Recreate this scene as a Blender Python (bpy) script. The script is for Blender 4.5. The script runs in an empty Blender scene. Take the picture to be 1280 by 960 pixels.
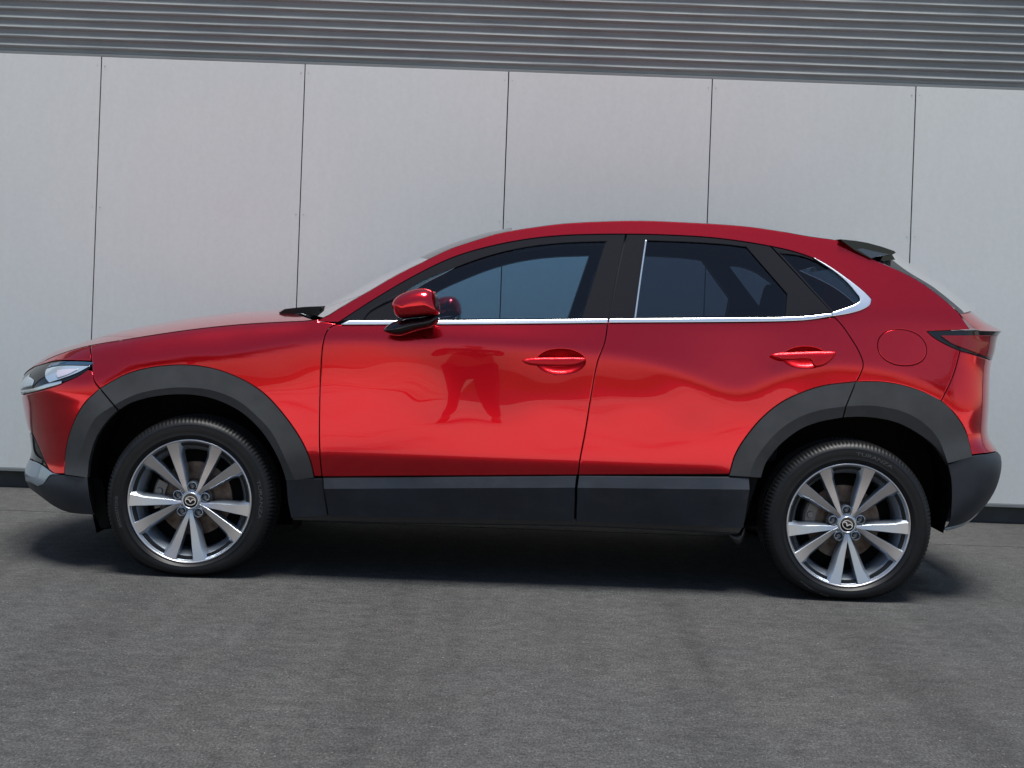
import bpy, bmesh, math, random
import numpy as np
from mathutils import Vector, Matrix
from mathutils.geometry import delaunay_2d_cdt
random.seed(7); np.random.seed(7)
scene = bpy.context.scene
C = scene.collection
PI = math.pi

# ------------------------------------------------------------------ camera, sky, sun, exposure
FPX = 1705.0           # focal length in photo pixels (1280 wide)
VPX, VPY = 650.0, 395.0
ROLL = math.radians(2.09)
CAM_Y, CAM_H = -6.39, 1.103
cam_d = bpy.data.cameras.new("camera")
cam = bpy.data.objects.new("camera", cam_d); C.objects.link(cam)
cr, sr = math.cos(ROLL), math.sin(ROLL)
cam.matrix_world = Matrix(((cr, -sr, 0, 0), (0, 0, -1, CAM_Y), (sr, cr, 0, CAM_H), (0, 0, 0, 1)))
cam_d.sensor_width = 36.0
cam_d.lens = 36.0 * FPX / 1280.0
cam_d.shift_x = (640.0 - VPX) / 1280.0
cam_d.shift_y = (VPY - 480.0) / 1280.0
cam_d.clip_end = 500.0
cam_d.clip_start = 0.02
scene.camera = cam
scene.render.resolution_x, scene.render.resolution_y = 1024, 768

SUN_EL, SUN_AZ = math.radians(79), math.radians(155)   # azimuth measured clockwise from +Y
w = bpy.data.worlds.new("World"); scene.world = w; w.use_nodes = True
nt = w.node_tree; nt.nodes.clear()
sky = nt.nodes.new("ShaderNodeTexSky"); sky.sky_type = 'NISHITA'; sky.sun_disc = False
sky.sun_elevation = SUN_EL; sky.sun_rotation = SUN_AZ; sky.dust_density = 0.6; sky.air_density = 1.0
bg = nt.nodes.new("ShaderNodeBackground"); bg.inputs['Strength'].default_value = 0.082
out = nt.nodes.new("ShaderNodeOutputWorld")
nt.links.new(sky.outputs[0], bg.inputs[0]); nt.links.new(bg.outputs[0], out.inputs[0])
sun_d = bpy.data.lights.new("sun", 'SUN'); sun_d.energy = 3.5; sun_d.angle = math.radians(25); sun_d.color = (1.0, 0.975, 0.94)
sun = bpy.data.objects.new("sun", sun_d); C.objects.link(sun)
sd = Vector((math.sin(SUN_AZ) * math.cos(SUN_EL), math.cos(SUN_AZ) * math.cos(SUN_EL), math.sin(SUN_EL)))
sun.rotation_euler = sd.to_track_quat('Z', 'Y').to_euler(); sun.location = sd * 20
scene.view_settings.view_transform = 'Standard'; scene.view_settings.look = 'None'
scene.view_settings.exposure = 0.66; scene.view_settings.gamma = 1.0

# ------------------------------------------------------------------ materials
def mat(name, col, rough=0.5, metal=0.0, spec=0.5, coat=0.0, coat_rough=0.03, **kw):
    m = bpy.data.materials.new(name); m.use_nodes = True
    b = m.node_tree.nodes['Principled BSDF']
    b.inputs['Base Color'].default_value = (*col, 1); b.inputs['Roughness'].default_value = rough
    b.inputs['Metallic'].default_value = metal; b.inputs['Specular IOR Level'].default_value = spec
    b.inputs['Coat Weight'].default_value = coat; b.inputs['Coat Roughness'].default_value = coat_rough
    return m
def N(m, t, **kw):
    n = m.node_tree.nodes.new(t)
    for k, v in kw.items(): setattr(n, k, v)
    return n
def L(m, a, b): m.node_tree.links.new(a, b)
def coords(m, scale=(1, 1, 1), kind='Object'):
    tc = N(m, 'ShaderNodeTexCoord'); mp = N(m, 'ShaderNodeMapping'); mp.inputs['Scale'].default_value = scale
    L(m, tc.outputs[kind], mp.inputs[0]); return mp.outputs[0]
def noise(m, vec, scale, detail=4, rough=0.6):
    n = N(m, 'ShaderNodeTexNoise'); n.inputs['Scale'].default_value = scale
    n.inputs['Detail'].default_value = detail; n.inputs['Roughness'].default_value = rough
    L(m, vec, n.inputs['Vector']); return n.outputs['Fac']
def ramp(m, fac, stops):
    r = N(m, 'ShaderNodeValToRGB'); e = r.color_ramp.elements
    while len(e) < len(stops): e.new(0.5)
    for i, (p, c) in enumerate(stops):
        e[i].position = p; e[i].color = (*c, 1) if not isinstance(c, (int, float)) else (c, c, c, 1)
    L(m, fac, r.inputs[0]); return r.outputs[0]
def mixc(m, a, b, fac, mode='MULTIPLY'):
    n = N(m, 'ShaderNodeMix', data_type='RGBA', blend_type=mode)
    if isinstance(fac, (int, float)): n.inputs[0].default_value = fac
    else: L(m, fac, n.inputs[0])
    for s, v in ((6, a), (7, b)):
        if isinstance(v, tuple): n.inputs[s].default_value = (*v, 1)
        else: L(m, v, n.inputs[s])
    return n.outputs[2]
def bsdf(m): return m.node_tree.nodes['Principled BSDF']
def bump(m, h, strength, dist):
    b = N(m, 'ShaderNodeBump'); b.inputs['Strength'].default_value = strength; b.inputs['Distance'].default_value = dist
    L(m, h, b.inputs['Height']); L(m, b.outputs[0], bsdf(m).inputs['Normal'])

# red metallic paint with clear coat
PAINT = mat('red_paint', (0.52, 0.004, 0.018), 0.17, 0.90, 0.5, 0.8, 0.01)
PAINT.node_tree.nodes['Principled BSDF'].inputs['Coat IOR'].default_value = 1.5
_v = coords(PAINT, (1, 1, 1)); _n = noise(PAINT, _v, 900, 2, 0.5)
L(PAINT, ramp(PAINT, _n, [(0.35, (0.58, 0.002, 0.010)), (0.65, (0.72, 0.005, 0.018))]), bsdf(PAINT).inputs['Base Color'])

def plastic(name, c, r):
    m = mat(name, c, r, 0, 0.4)
    v = coords(m); n = noise(m, v, 6, 3); n2 = noise(m, v, 700, 2)
    L(m, ramp(m, n, [(0.3, tuple(x * .78 for x in c)), (0.7, tuple(x * 1.25 for x in c))]), bsdf(m).inputs['Base Color'])
    bump(m, n2, 0.35, 0.0009)
    d = noise(m, coords(m, (1, 1, 1.6)), 11, 7, .72); b0 = bsdf(m).inputs['Base Color'].links[0].from_socket
    L(m, mixc(m, b0, (.13, .12, .105), ramp(m, d, [(.50, 0.0), (.75, .10)]), 'MIX'), bsdf(m).inputs['Base Color']); return m
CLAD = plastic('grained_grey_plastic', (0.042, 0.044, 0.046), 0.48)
CLAD_LOW = plastic('dark_grey_plastic_sky_tint', (0.016, 0.020, 0.027), 0.46)  # faint blue in the base colour stands for sky reflected in the plastic
BLACK = mat('matt_black', (0.004, 0.004, 0.0045), 0.75, 0, 0.2)
BLACK_S = mat('satin_black', (0.012, 0.012, 0.014), 0.35, 0, 0.5)
BLACK_G = mat('gloss_black', (0.006, 0.006, 0.007), 0.06, 0, 0.5)
FRAME = mat('window_frame_black', (0.008, 0.009, 0.013), 0.7, 0, 0.1)
CHROME = mat('satin_chrome', (0.80, 0.82, 0.84), 0.30, 1.0)
PAINT_H = mat('handle_red_paint', (0.50, 0.003, 0.012), 0.38, 0.75, 0.4, 0.25, 0.1)
SILVER = mat('silver_paint', (0.30, 0.36, 0.42), 0.35, 0.6, 0.5, 0.6)
LINER = mat('arch_liner_felt', (0.006, 0.006, 0.006), 0.95, 0, 0.1)
ALLOY = mat('machined_alloy', (0.56, 0.54, 0.54), 0.3, 0.9)
ALLOY_P = mat('silver_alloy_paint', (0.38, 0.43, 0.49), 0.28, 0.75, 0.5, 0.5)
RUST = mat('rusty_disc', (0.16, 0.11, 0.085), 0.55, 0.5)
_v = coords(RUST); _n = noise(RUST, _v, 25, 4)
L(RUST, ramp(RUST, _n, [(0.35, (0.10, 0.06, 0.04)), (0.65, (0.22, 0.17, 0.14))]), bsdf(RUST).inputs['Base Color'])
CAST = mat('cast_metal', (0.22, 0.21, 0.20), 0.5, 0.6)
RUBBER = mat('tyre_rubber', (0.01, 0.01, 0.011), 0.45, 0, 0.3)
_v = coords(RUBBER); _n = noise(RUBBER, _v, 9, 4)
L(RUBBER, ramp(RUBBER, _n, [(0.3, (0.004, 0.0042, 0.005)), (0.7, (0.008, 0.0082, 0.009))]), bsdf(RUBBER).inputs['Base Color'])
RUBBER_T = mat('tyre_lettering', (0.06, 0.062, 0.066), 0.4)
FABRIC = mat('seat_cloth', (0.03, 0.033, 0.04), 0.9)
TRIM_IN = mat('cabin_plastic', (0.05, 0.055, 0.06), 0.7)
HEADLIN = mat('headliner_cloth', (0.30, 0.31, 0.31), 0.9)
LENS_W = mat('headlamp_reflector', (0.50, 0.60, 0.68), 0.12, 0.55, 0.5, 1.0)
LENS_R = mat('tail_lamp_red', (0.20, 0.004, 0.008), 0.10, 0, 0.4, 0.2)
MIRROR = mat('mirror_glass', (0.85, 0.88, 0.9), 0.02, 1.0)

def glass(name, tint, refl=1.0):
    m = bpy.data.materials.new(name); m.use_nodes = True; t = m.node_tree; t.nodes.clear()
    tr = N(m, 'ShaderNodeBsdfTransparent'); tr.inputs[0].default_value = (*tint, 1)
    gl = N(m, 'ShaderNodeBsdfGlossy'); gl.inputs['Roughness'].default_value = 0.01; gl.inputs[0].default_value = (refl, refl, refl, 1)
    fr = N(m, 'ShaderNodeFresnel'); fr.inputs[0].default_value = 1.5
    mx = N(m, 'ShaderNodeMixShader'); o = N(m, 'ShaderNodeOutputMaterial')
    L(m, fr.outputs[0], mx.inputs[0]); L(m, tr.outputs[0], mx.inputs[1]); L(m, gl.outputs[0], mx.inputs[2]); L(m, mx.outputs[0], o.inputs[0])
    return m
GLASS_F = glass('front_side_glass', (0.40, 0.57, 0.68))
GLASS_R = glass('privacy_glass', (0.22, 0.28, 0.35))
GLASS_W = glass('windscreen_glass', (0.52, 0.62, 0.62))
GLASS_L = glass('clear_lamp_cover', (0.85, 0.92, 0.97))

# ------------------------------------------------------------------ object helpers
def tag(o, label=None, cat=None, group=None, kind=None):
    if label: o['label'] = label
    if cat: o['category'] = cat
    if group: o['group'] = group
    if kind: o['kind'] = kind
    return o
def empty(name, loc=(0, 0, 0), parent=None):
    o = bpy.data.objects.new(name, None); C.objects.link(o); o.location = loc
    o.empty_display_size = 0.1
    if parent: o.parent = parent
    return o
def mesh_obj(name, verts, faces, m, parent=None, normals=None, smooth=True, loc=None, mats=None, fmat=None):
    me = bpy.data.meshes.new(name)
    me.from_pydata([tuple(map(float, v)) for v in verts], [], [tuple(int(i) for i in f) for f in faces])
    for mm in (mats or [m]): me.materials.append(mm)
    if fmat is not None: me.polygons.foreach_set('material_index', fmat)
    me.update()
    if smooth: me.polygons.foreach_set('use_smooth', [True] * len(me.polygons))
    if normals is not None: me.normals_split_custom_set_from_vertices([tuple(map(float, n)) for n in normals])
    o = bpy.data.objects.new(name, me); C.objects.link(o)
    if parent: o.parent = parent
    if loc: o.location = loc
    return o
def bm_obj(name, bm, m, parent=None, smooth=False, loc=None, mats=None, angle=None):
    me = bpy.data.meshes.new(name); bm.normal_update(); bm.to_mesh(me); bm.free()
    for mm in (mats or [m]): me.materials.append(mm)
    if smooth: me.polygons.foreach_set('use_smooth', [True] * len(me.polygons))
    if angle is not None: me.set_sharp_from_angle(angle=math.radians(angle))
    o = bpy.data.objects.new(name, me); C.objects.link(o)
    if parent: o.parent = parent
    if loc: o.location = loc
    return o
def add_box(bm, lo, hi, bevel=0.0, mi=0):
    r = bmesh.ops.create_cube(bm, size=1.0)
    vs = r['verts']
    for v in vs: v.co = Vector([(lo[i] + hi[i]) / 2 + v.co[i] * (hi[i] - lo[i]) for i in range(3)])
    fs = {f for v in vs for f in v.link_faces}
    for f in fs: f.material_index = mi
    if bevel > 0:
        es = list({e for v in vs for e in v.link_edges})
        bmesh.ops.bevel(bm, geom=es, offset=bevel, segments=2, affect='EDGES', profile=0.6)
def add_tube(bm, p0, p1, r0, r1=None, seg=14, mi=0, cap=True):
    r1 = r0 if r1 is None else r1
    p0, p1 = Vector(p0), Vector(p1); d = (p1 - p0)
    q = d.to_track_quat('Z', 'Y')
    a, b = [], []
    for i in range(seg):
        t = 2 * PI * i / seg; o = Vector((math.cos(t), math.sin(t), 0))
        a.append(bm.verts.new(p0 + q @ (o * r0))); b.append(bm.verts.new(p1 + q @ (o * r1)))
    for i in range(seg):
        f = bm.faces.new((a[i], a[(i + 1) % seg], b[(i + 1) % seg], b[i])); f.material_index = mi; f.smooth = True
    if cap:
        bm.faces.new(a[::-1]).material_index = mi; bm.faces.new(b).material_index = mi
def lathe(bm, prof, seg=96, mi=0, axis='y', close=False, a0=0, a1=2 * PI):
    """prof: list of (radius, y). axis along Y"""
    rings = []
    full = abs(a1 - a0 - 2 * PI) < 1e-6
    n = seg if full else seg + 1
    for (r, y) in prof:
        rings.append([bm.verts.new((r * math.cos(a0 + (a1 - a0) * i / seg), y, r * math.sin(a0 + (a1 - a0) * i / seg))) for i in range(n)])
    for a, b in zip(rings[:-1], rings[1:]):
        for i in range(seg):
            j = (i + 1) % n
            f = bm.faces.new((a[i], b[i], b[j], a[j])); f.material_index = mi; f.smooth = True
    return rings

# ------------------------------------------------------------------ tracing: a point of the photograph at a chosen distance
def P(px, py, Y):
    dx, dy = px - VPX, -(py - VPY)
    wx = dx * cr - dy * sr; wz = dx * sr + dy * cr
    k = (Y - CAM_Y) / FPX
    return (wx * k, Y, CAM_H + wz * k)
def catmull(pts, step=4.0, closed=False):
    pts = [np.array(p, float) for p in pts]
    n = len(pts)
    if n == 2:
        k = max(1, int(np.linalg.norm(pts[1] - pts[0]) / step)); return [pts[0] + (pts[1] - pts[0]) * i / k for i in range(k + 1)]
    res = []
    rng = range(n) if closed else range(n - 1)
    for i in rng:
        p1, p2 = pts[i], pts[(i + 1) % n]
        p0 = pts[(i - 1) % n] if (closed or i > 0) else 2 * p1 - p2
        p3 = pts[(i + 2) % n] if (closed or i < n - 2) else 2 * p2 - p1
        d = np.linalg.norm(p2 - p1)
        if d < 1e-9: continue
        # centripetal parameterisation
        t0 = 0; t1 = max(np.linalg.norm(p1 - p0), 1e-6) ** .5; t2 = t1 + d ** .5; t3 = t2 + max(np.linalg.norm(p3 - p2), 1e-6) ** .5
        k = max(1, int(math.ceil(d / step)))
        for j in range(k):
            t = t1 + (t2 - t1) * j / k
            a1 = (t1 - t) / (t1 - t0) * p0 + (t - t0) / (t1 - t0) * p1
            a2 = (t2 - t) / (t2 - t1) * p1 + (t - t1) / (t2 - t1) * p2
            a3 = (t3 - t) / (t3 - t2) * p2 + (t - t2) / (t3 - t2) * p3
            b1 = (t2 - t) / (t2 - t0) * a1 + (t - t0) / (t2 - t0) * a2
            b2 = (t3 - t) / (t3 - t1) * a2 + (t - t1) / (t3 - t1) * a3
            res.append((t2 - t) / (t2 - t1) * b1 + (t - t1) / (t2 - t1) * b2)
    if not closed: res.append(pts[-1])
    return res
def resample(pts, n):
    pts = np.array(pts, float); d = np.r_[0, np.cumsum(np.linalg.norm(np.diff(pts, axis=0), axis=1))]
    t = np.linspace(0, d[-1], n)
    return np.stack([np.interp(t, d, pts[:, k]) for k in range(pts.shape[1])], 1)
def xz_curve(px_pts, Y):
    q = np.array([P(p[0], p[1], Y)[::2] for p in px_pts]); return q
def fun_x(px_pts, Y, sig=0.02):
    """z as a smooth function of x from traced points"""
    q = xz_curve(catmull(px_pts, 4), Y); o = np.argsort(q[:, 0]); return q[o, 0], q[o, 1]
def fun_z(px_pts, Y):
    q = xz_curve(catmull(px_pts, 4), Y); o = np.argsort(q[:, 1]); return q[o, 1], q[o, 0]

# ------------------------------------------------------------------ the body side as a height field  y = -W(x, z)
A_PILLAR_TOP = [(404, 399.5), (428, 383.4), (450, 370.5), (467, 361), (498, 342.5), (529, 327.7), (560.6, 312), (600, 299), (612, 294.8), (640, 288.5), (668, 284.2)]
ROOF_TOP = [(668, 284.2), (700, 280), (759, 276.8), (805, 276.2), (864, 278.6), (930, 283), (979, 290), (1011, 295.8), (1052, 301)]
REAR_TOP = [(1052, 301), (1069, 312.8), (1089, 323.8), (1120.6, 337.4), (1145, 350), (1167.5, 365.5), (1185, 380), (1200, 394)]
HOOD_LINE = [(112.5, 432), (160, 424), (200, 417.5), (247, 411), (300, 405.5), (350, 402.5), (386, 401)]
def smooth_arr(a, sig, axis=0):
    if sig <= 0: return a
    r = int(3 * sig) + 1; k = np.exp(-.5 * (np.arange(-r, r + 1) / sig) ** 2); k /= k.sum()
    a = np.moveaxis(a, axis, 0); pad = np.concatenate([np.repeat(a[:1], r, 0), a, np.repeat(a[-1:], r, 0)])
    o = sum(k[i] * pad[i:i + len(a)] for i in range(2 * r + 1)); return np.moveaxis(o, 0, axis)
GX = np.arange(-2.6, 2.6001, .01); GZ = np.arange(0.0, 1.8001, .01)
def sig_(t): return 1 / (1 + np.exp(-np.clip(t, -40, 40)))
def arr_x(px, Y, sig): x, z = fun_x(px, Y); return smooth_arr(np.interp(GX, x, z), sig)
# plan rounding at the nose and the tail
NOSE_PX = [(49, 449), (33, 463), (27, 476), (26, 486), (28.6, 494), (30.5, 503), (34, 520), (40, 548), (42, 568), (37, 584), (34, 595), (36, 602), (42, 612), (53, 622), (65, 631), (80, 640), (100, 650)]
TAIL_PX = [(1247, 411), (1250, 421), (1247.5, 441), (1243.5, 451), (1241, 472), (1239.5, 502), (1237, 540), (1241, 551), (1250, 560), (1254, 570), (1253.5, 585), (1247, 607), (1235, 626), (1220, 641), (1200, 656), (1178, 668)]
_z, _x = fun_z(NOSE_PX, -.48); XF = smooth_arr(np.interp(GZ, _z, _x), .8) - .095
_z, _x = fun_z(TAIL_PX, -.48); XR = smooth_arr(np.interp(GZ, _z, _x), .8) + .022
XR = np.where(GZ > 1.09, XR[107] + (GZ - 1.09) * 1.2, XR); XR = smooth_arr(XR, 1.5)
LF, NF, LR, NR = .62, 2.3, .30, 2.5
TOP_PX = catmull([(5, 484), (18, 474), (33, 463), (60, 449), (90, 438)] + HOOD_LINE, 4) + catmull(A_PILLAR_TOP, 4)[1:] + catmull(ROOF_TOP, 4)[1:] + catmull(REAR_TOP + [(1214, 411), (1250, 414), (1300, 420)], 4)[1:]
def g_(s, Lx, n): s = np.clip(s / Lx, 1e-4, 1); return np.maximum(1 - (1 - s) ** n, 1e-6) ** (1 / n)
def build_table(ytop):
    global ZTOP, ZBELT, ZCREST, T
    qq = np.array([P(p[0], p[1], y)[::2] for p, y in zip(TOP_PX, ytop)]); qq = qq[np.argsort(qq[:, 0])]
    ZTOP = smooth_arr(np.interp(GX, qq[:, 0], qq[:, 1]), 2.0)
    ZBELT = arr_x([(300, 408), (350, 406), (423, 404), (600, 404), (760, 402), (985, 400), (1041, 395), (1085, 389), (1140, 391), (1200, 399), (1260, 410)], -.85, 3)
    ZBELT = np.where(GX < -.95, ZTOP - .045, ZBELT); ZBELT = smooth_arr(ZBELT, 9)
    ZCREST = arr_x([(0, 472), (60, 470), (90, 472), (118, 472), (140, 460), (170, 448), (200, 442), (231, 440), (290, 437), (340, 426), (400, 417), (520, 420), (640, 426), (750, 436), (830, 455), (880, 475),
                    (915, 487), (940, 484), (965, 472), (1000, 460), (1040, 455), (1100, 459), (1150, 473), (1190, 494), (1215, 515), (1250, 525), (1300, 530)], -.88, 1.5)
    ZCREST = np.minimum(ZCREST, ZBELT - .045)
    cabin = np.clip((GX + 1.0) / .25, 0, 1); cabin = (cabin * cabin * (3 - 2 * cabin))[:, None]
    WB = np.interp(GX, [-2.6, -2.2, -1.8, -1.33, -.8, 0, .8, 1.33, 1.8, 2.2, 2.6], [.75, .77, .812, .838, .853, .853, .842, .821, .776, .73, .70]); WB = smooth_arr(WB, 12)
    GAIN = .036
    ZZ = GZ[None, :]; XX = GX[:, None]
    zb, zc, zt = ZBELT[:, None], ZCREST[:, None], ZTOP[:, None]
    alpha = np.clip(GAIN / np.maximum(zb - zc, .01), math.tan(math.radians(6)), math.tan(math.radians(26)))
    low = .012 + .03 * np.clip((zc - ZZ) / .55, 0, 1) ** 1.2 - .055 * np.exp(-np.clip(zc - ZZ, 0, 1) / .22) * sig_((.55 - XX) / .12)
    ZKEEL = .462 + .052
    low = low + .16 * sig_((ZKEEL - ZZ) / .006) * sig_((XX + 1.0) / .02) * sig_((0.86 - XX) / .02)
    s_c = sig_((ZZ - zc) / .007)
    slope = (1 - s_c) * low + s_c * (-alpha)
    tumb = math.tan(math.radians(22)) * cabin + math.tan(math.radians(32)) * (1 - cabin)
    s_b = sig_((ZZ - zb) / .012)
    slope = slope * (1 - s_b) - s_b * tumb
    slope = slope - 1.5 * np.exp(-np.clip(zt - ZZ, 0, 1) / .013) * np.where(cabin > .5, 0, .8)
    cum = np.cumsum(slope, axis=1) * .01
    T = np.empty_like(cum)
    for i in range(len(GX)):
        T[i] = cum[i] - np.interp(.62, GZ, cum[i]) + WB[i] + .040
    T = smooth_arr(T, 3.5, 0); T = smooth_arr(T, 1.3, 1)
    T = T + (.0008 * np.sin(XX * 7.3 + 1.2 + 2.2 * np.sin(ZZ * 5)) * np.sin(ZZ * 9 + XX * 2.1) + .0003 * np.sin(XX * 17 + 3 * ZZ) * np.sin(ZZ * 21 + 1)) * np.clip((1.02 - ZZ) / .1, 0, 1) * np.clip((ZZ - .54) / .12, 0, 1)

def bil(T, x, z):
    fx = np.clip((np.asarray(x) - GX[0]) / .01, 0, len(GX) - 1.001); fz = np.clip(np.asarray(z) / .01, 0, len(GZ) - 1.001)
    i = fx.astype(int); j = fz.astype(int); u = fx - i; v = fz - j
    return T[i, j] * (1 - u) * (1 - v) + T[i + 1, j] * u * (1 - v) + T[i, j + 1] * (1 - u) * v + T[i + 1, j + 1] * u * v
def xf(z): return np.interp(z, GZ, XF)
def xr(z): return np.interp(z, GZ, XR)
def ztop(x): return np.interp(x, GX, ZTOP)
def W(x, z):
    x = np.asarray(x, float); z = np.asarray(z, float)
    return bil(T, x, z) * g_(x - xf(z), LF, NF) * g_(xr(z) - x, LR, NR)
_yt = [-.5] * len(TOP_PX)
for _it in range(4):
    build_table(_yt)
    _n = []
    for p, y in zip(TOP_PX, _yt):
        x = P(p[0], p[1], y)[0]; x = min(max(x, -2.2), 2.2); _n.append(.4 * y - .6 * max(float(W(x, ztop(x))), .25))
    _yt = _n
def Nrm(x, z, e=.010):
    dx = (W(x + e, z) - W(x - e, z)) / (2 * e); dz = (W(x, z + e) - W(x, z - e)) / (2 * e)
    n = np.stack([-dx, -np.ones_like(dx), -dz], -1)   # surface y=-W: outward (-y side)
    return n / np.linalg.norm(n, axis=-1, keepdims=True)
SMIN = .012
def clampxz(x, z):
    x = max(x, float(xf(z)) + SMIN); x = min(x, float(xr(z)) - SMIN)
    z = min(z, float(ztop(x)))
    return x, z
def S(px, py, off=0.0):
    Y = -.8
    for _ in range(22):
        x, _y, z = P(px, py, Y)
        cx, cz = clampxz(x, z)
        Y = Y * .55 + .45 * (-(float(W(cx, cz)) + off))
    return clampxz(x, z)

# ------------------------------------------------------------------ panels cut from the body side
def pip(poly, pts):
    x, y = pts[:, 0], pts[:, 1]; ins = np.zeros(len(pts), bool)
    a = poly; b = np.roll(poly, -1, 0)
    for (x0, y0), (x1, y1) in zip(a, b):
        if y0 == y1: continue
        c = ((y0 > y) != (y1 > y)) & (x < (x1 - x0) * (y - y0) / (y1 - y0) + x0)
        ins ^= c
    return ins
def dist_poly(poly, pts):
    a = poly; b = np.roll(poly, -1, 0); best = np.full(len(pts), 1e9)
    for p, q in zip(a, b):
        d = q - p; l = d @ d
        if l < 1e-14: continue
        t = np.clip(((pts - p) @ d) / l, 0, 1); best = np.minimum(best, np.linalg.norm(pts - (p + t[:, None] * d), axis=1))
    return best
def area2(p): x, y = p[:, 0], p[:, 1]; return .5 * np.sum(x * np.roll(y, -1) - np.roll(x, -1) * y)
def inset(p, d):
    """p counter-clockwise; moves every vertex inwards by d"""
    a = p - np.roll(p, 1, 0); b = np.roll(p, -1, 0) - p
    a /= np.maximum(np.linalg.norm(a, axis=1, keepdims=True), 1e-9); b /= np.maximum(np.linalg.norm(b, axis=1, keepdims=True), 1e-9)
    na = np.stack([-a[:, 1], a[:, 0]], 1); nb = np.stack([-b[:, 1], b[:, 0]], 1)
    n = na + nb; ln = np.maximum(np.linalg.norm(n, axis=1, keepdims=True), .3); n /= ln
    k = 1 / np.clip(np.sum(n * nb, 1, keepdims=True), .55, 1)
    return p + n * k * d
def dedupe(p, eps=.0015):
    o = [p[0]]
    for q in p[1:]:
        if np.linalg.norm(q - o[-1]) > eps: o.append(q)
    while len(o) > 3 and np.linalg.norm(o[0] - o[-1]) < eps: o.pop()
    return np.array(o)
def segs_to_xz(segs, off=0.0, mapper=None, step=4.0):
    pts = []
    for s in segs:
        c = catmull(s, step)
        pts += c[:-1] if np.linalg.norm(np.array(c[-1]) - np.array(segs[(segs.index(s) + 1) % len(segs)][0])) < .5 else c
    q = np.array([(mapper or (lambda a, b: S(a, b, off)))(p[0], p[1]) for p in pts])
    q = dedupe(q)
    if area2(q) < 0: q = q[::-1]
    return q
def triangulate(outer, holes, interior):
    V = [Vector(p) for p in outer]; E = [(i, (i + 1) % len(outer)) for i in range(len(outer))]
    for h in holes:
        b = len(V); V += [Vector(p) for p in h]; E += [(b + i, b + (i + 1) % len(h)) for i in range(len(h))]
    V += [Vector(p) for p in interior]
    vo, eo, fo, *_ = delaunay_2d_cdt(V, E, [], 0, 1e-6)
    vo = np.array([tuple(v) for v in vo]); tris = []
    cen = np.array([vo[list(f)].mean(0) for f in fo]); ok = pip(outer, cen)
    for h in holes: ok &= ~pip(h, cen)
    return vo, [f for f, k in zip(fo, ok) if k], _
def panel(name, segs, m, parent, off=0.0, gap=.0022, holes=(), depth=.014, roll=.6, grid=.022, mirror=True, holegap=None, label=None, poly=None, ne=.010):
    """one sheet of the body side between the traced outline and its holes, with its edges folded inwards"""
    outer = poly if poly is not None else segs_to_xz(segs, off)
    outer = dedupe(inset(outer, gap)) if gap else outer
    hs = []
    for h in holes:
        hq = h if isinstance(h, np.ndarray) else segs_to_xz(h, off)
        hq = dedupe(inset(hq, -(gap if holegap is None else holegap))) ; hs.append(hq)
    rin = .0035
    ring = inset(outer, rin); rings = [ring[(dist_poly(outer, ring) > rin * .75) & pip(outer, ring)]]
    for h in hs:
        r_ = inset(h, -rin); rings.append(r_[(dist_poly(h, r_) > rin * .75) & ~pip(h, r_)])
    lo, hi = outer.min(0), outer.max(0)
    gx = np.arange(lo[0], hi[0], grid); gz = np.arange(lo[1], hi[1], grid)
    G = np.array([(x + (grid / 2 if j % 2 else 0), z) for j, z in enumerate(gz) for x in gx])
    extra = []
    for z in gz:                                  # tighter columns where the plan view turns
        for s in (.006, .014, .026, .042, .065, .09, .12, .155):
            extra.append((float(xf(z)) + SMIN + s, z)); extra.append((float(xr(z)) - SMIN - s, z))
    for zz_ in (-.012, -.006, 0, .006, .012):      # finer rows along the shoulder crease
        for x in np.arange(lo[0], hi[0], grid * .8): extra.append((x, float(np.interp(x, GX, ZCREST)) + zz_))
    G = np.concatenate([G, np.array(extra)]) if len(G) else np.array(extra)
    ok = pip(outer, G); G = G[ok]
    if len(G):
        ok = dist_poly(outer, G) > .008
        for h in hs: ok &= ~pip(h, G) & (dist_poly(h, G) > .008)
        G = G[ok]
    allr = np.concatenate([r for r in rings if len(r)] + ([G] if len(G) else []))
    vo, fs, _ = triangulate(outer, hs, allr)
    x, z = vo[:, 0], vo[:, 1]
    nr = Nrm(x, z, ne); y = -(W(x, z) + off)
    V = np.stack([x, y, z], 1)
    NB = nr.copy()
    F = [tuple(f) for f in fs]
    # orient outward (-y)
    F2 = []
    for f in F:
        a, b, c = V[f[0]], V[f[1]], V[f[2]]
        n = np.cross(b - a, c - a)
        F2.append(f if n[1] < 0 else f[::-1])
    verts = list(V); norms = list(NB)
    for loop, s in [(outer, 1)] + [(h, -1) for h in hs]:
        n_out = loop - inset(loop, .001 * s); n_out /= np.maximum(np.linalg.norm(n_out, axis=1, keepdims=True), 1e-9)
        idx = []
        key = {}
        for i, p in enumerate(loop):
            d = np.abs(vo - p).sum(1); k = int(np.argmin(d)); idx.append(k)
            o3 = np.array([n_out[i][0], 0, n_out[i][1]]); nn = nr[k] + roll * o3; norms[k] = nn / np.linalg.norm(nn)
        b = len(verts); nL = len(loop)
        for i in range(nL):
            o3 = np.array([n_out[i][0], 0, n_out[i][1]]); v = V[idx[i]]
            nn = nr[idx[i]] * .25 + o3; nn /= np.linalg.norm(nn)
            verts.append(v); norms.append(nn)
            verts.append(v + np.array([-n_out[i][0] * .002, depth, -n_out[i][1] * .002])); norms.append(o3)
        for i in range(nL):
            j = (i + 1) % nL; q = (b + 2 * i, b + 2 * j, b + 2 * j + 1, b + 2 * i + 1)
            F2.append(q if s < 0 else q[::-1]) if False else F2.append(q)
    o = mesh_obj(name, verts, F2, m, parent, normals=norms)
    if label: o['label'] = label
    if mirror: mirrored(o)
    return o
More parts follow.
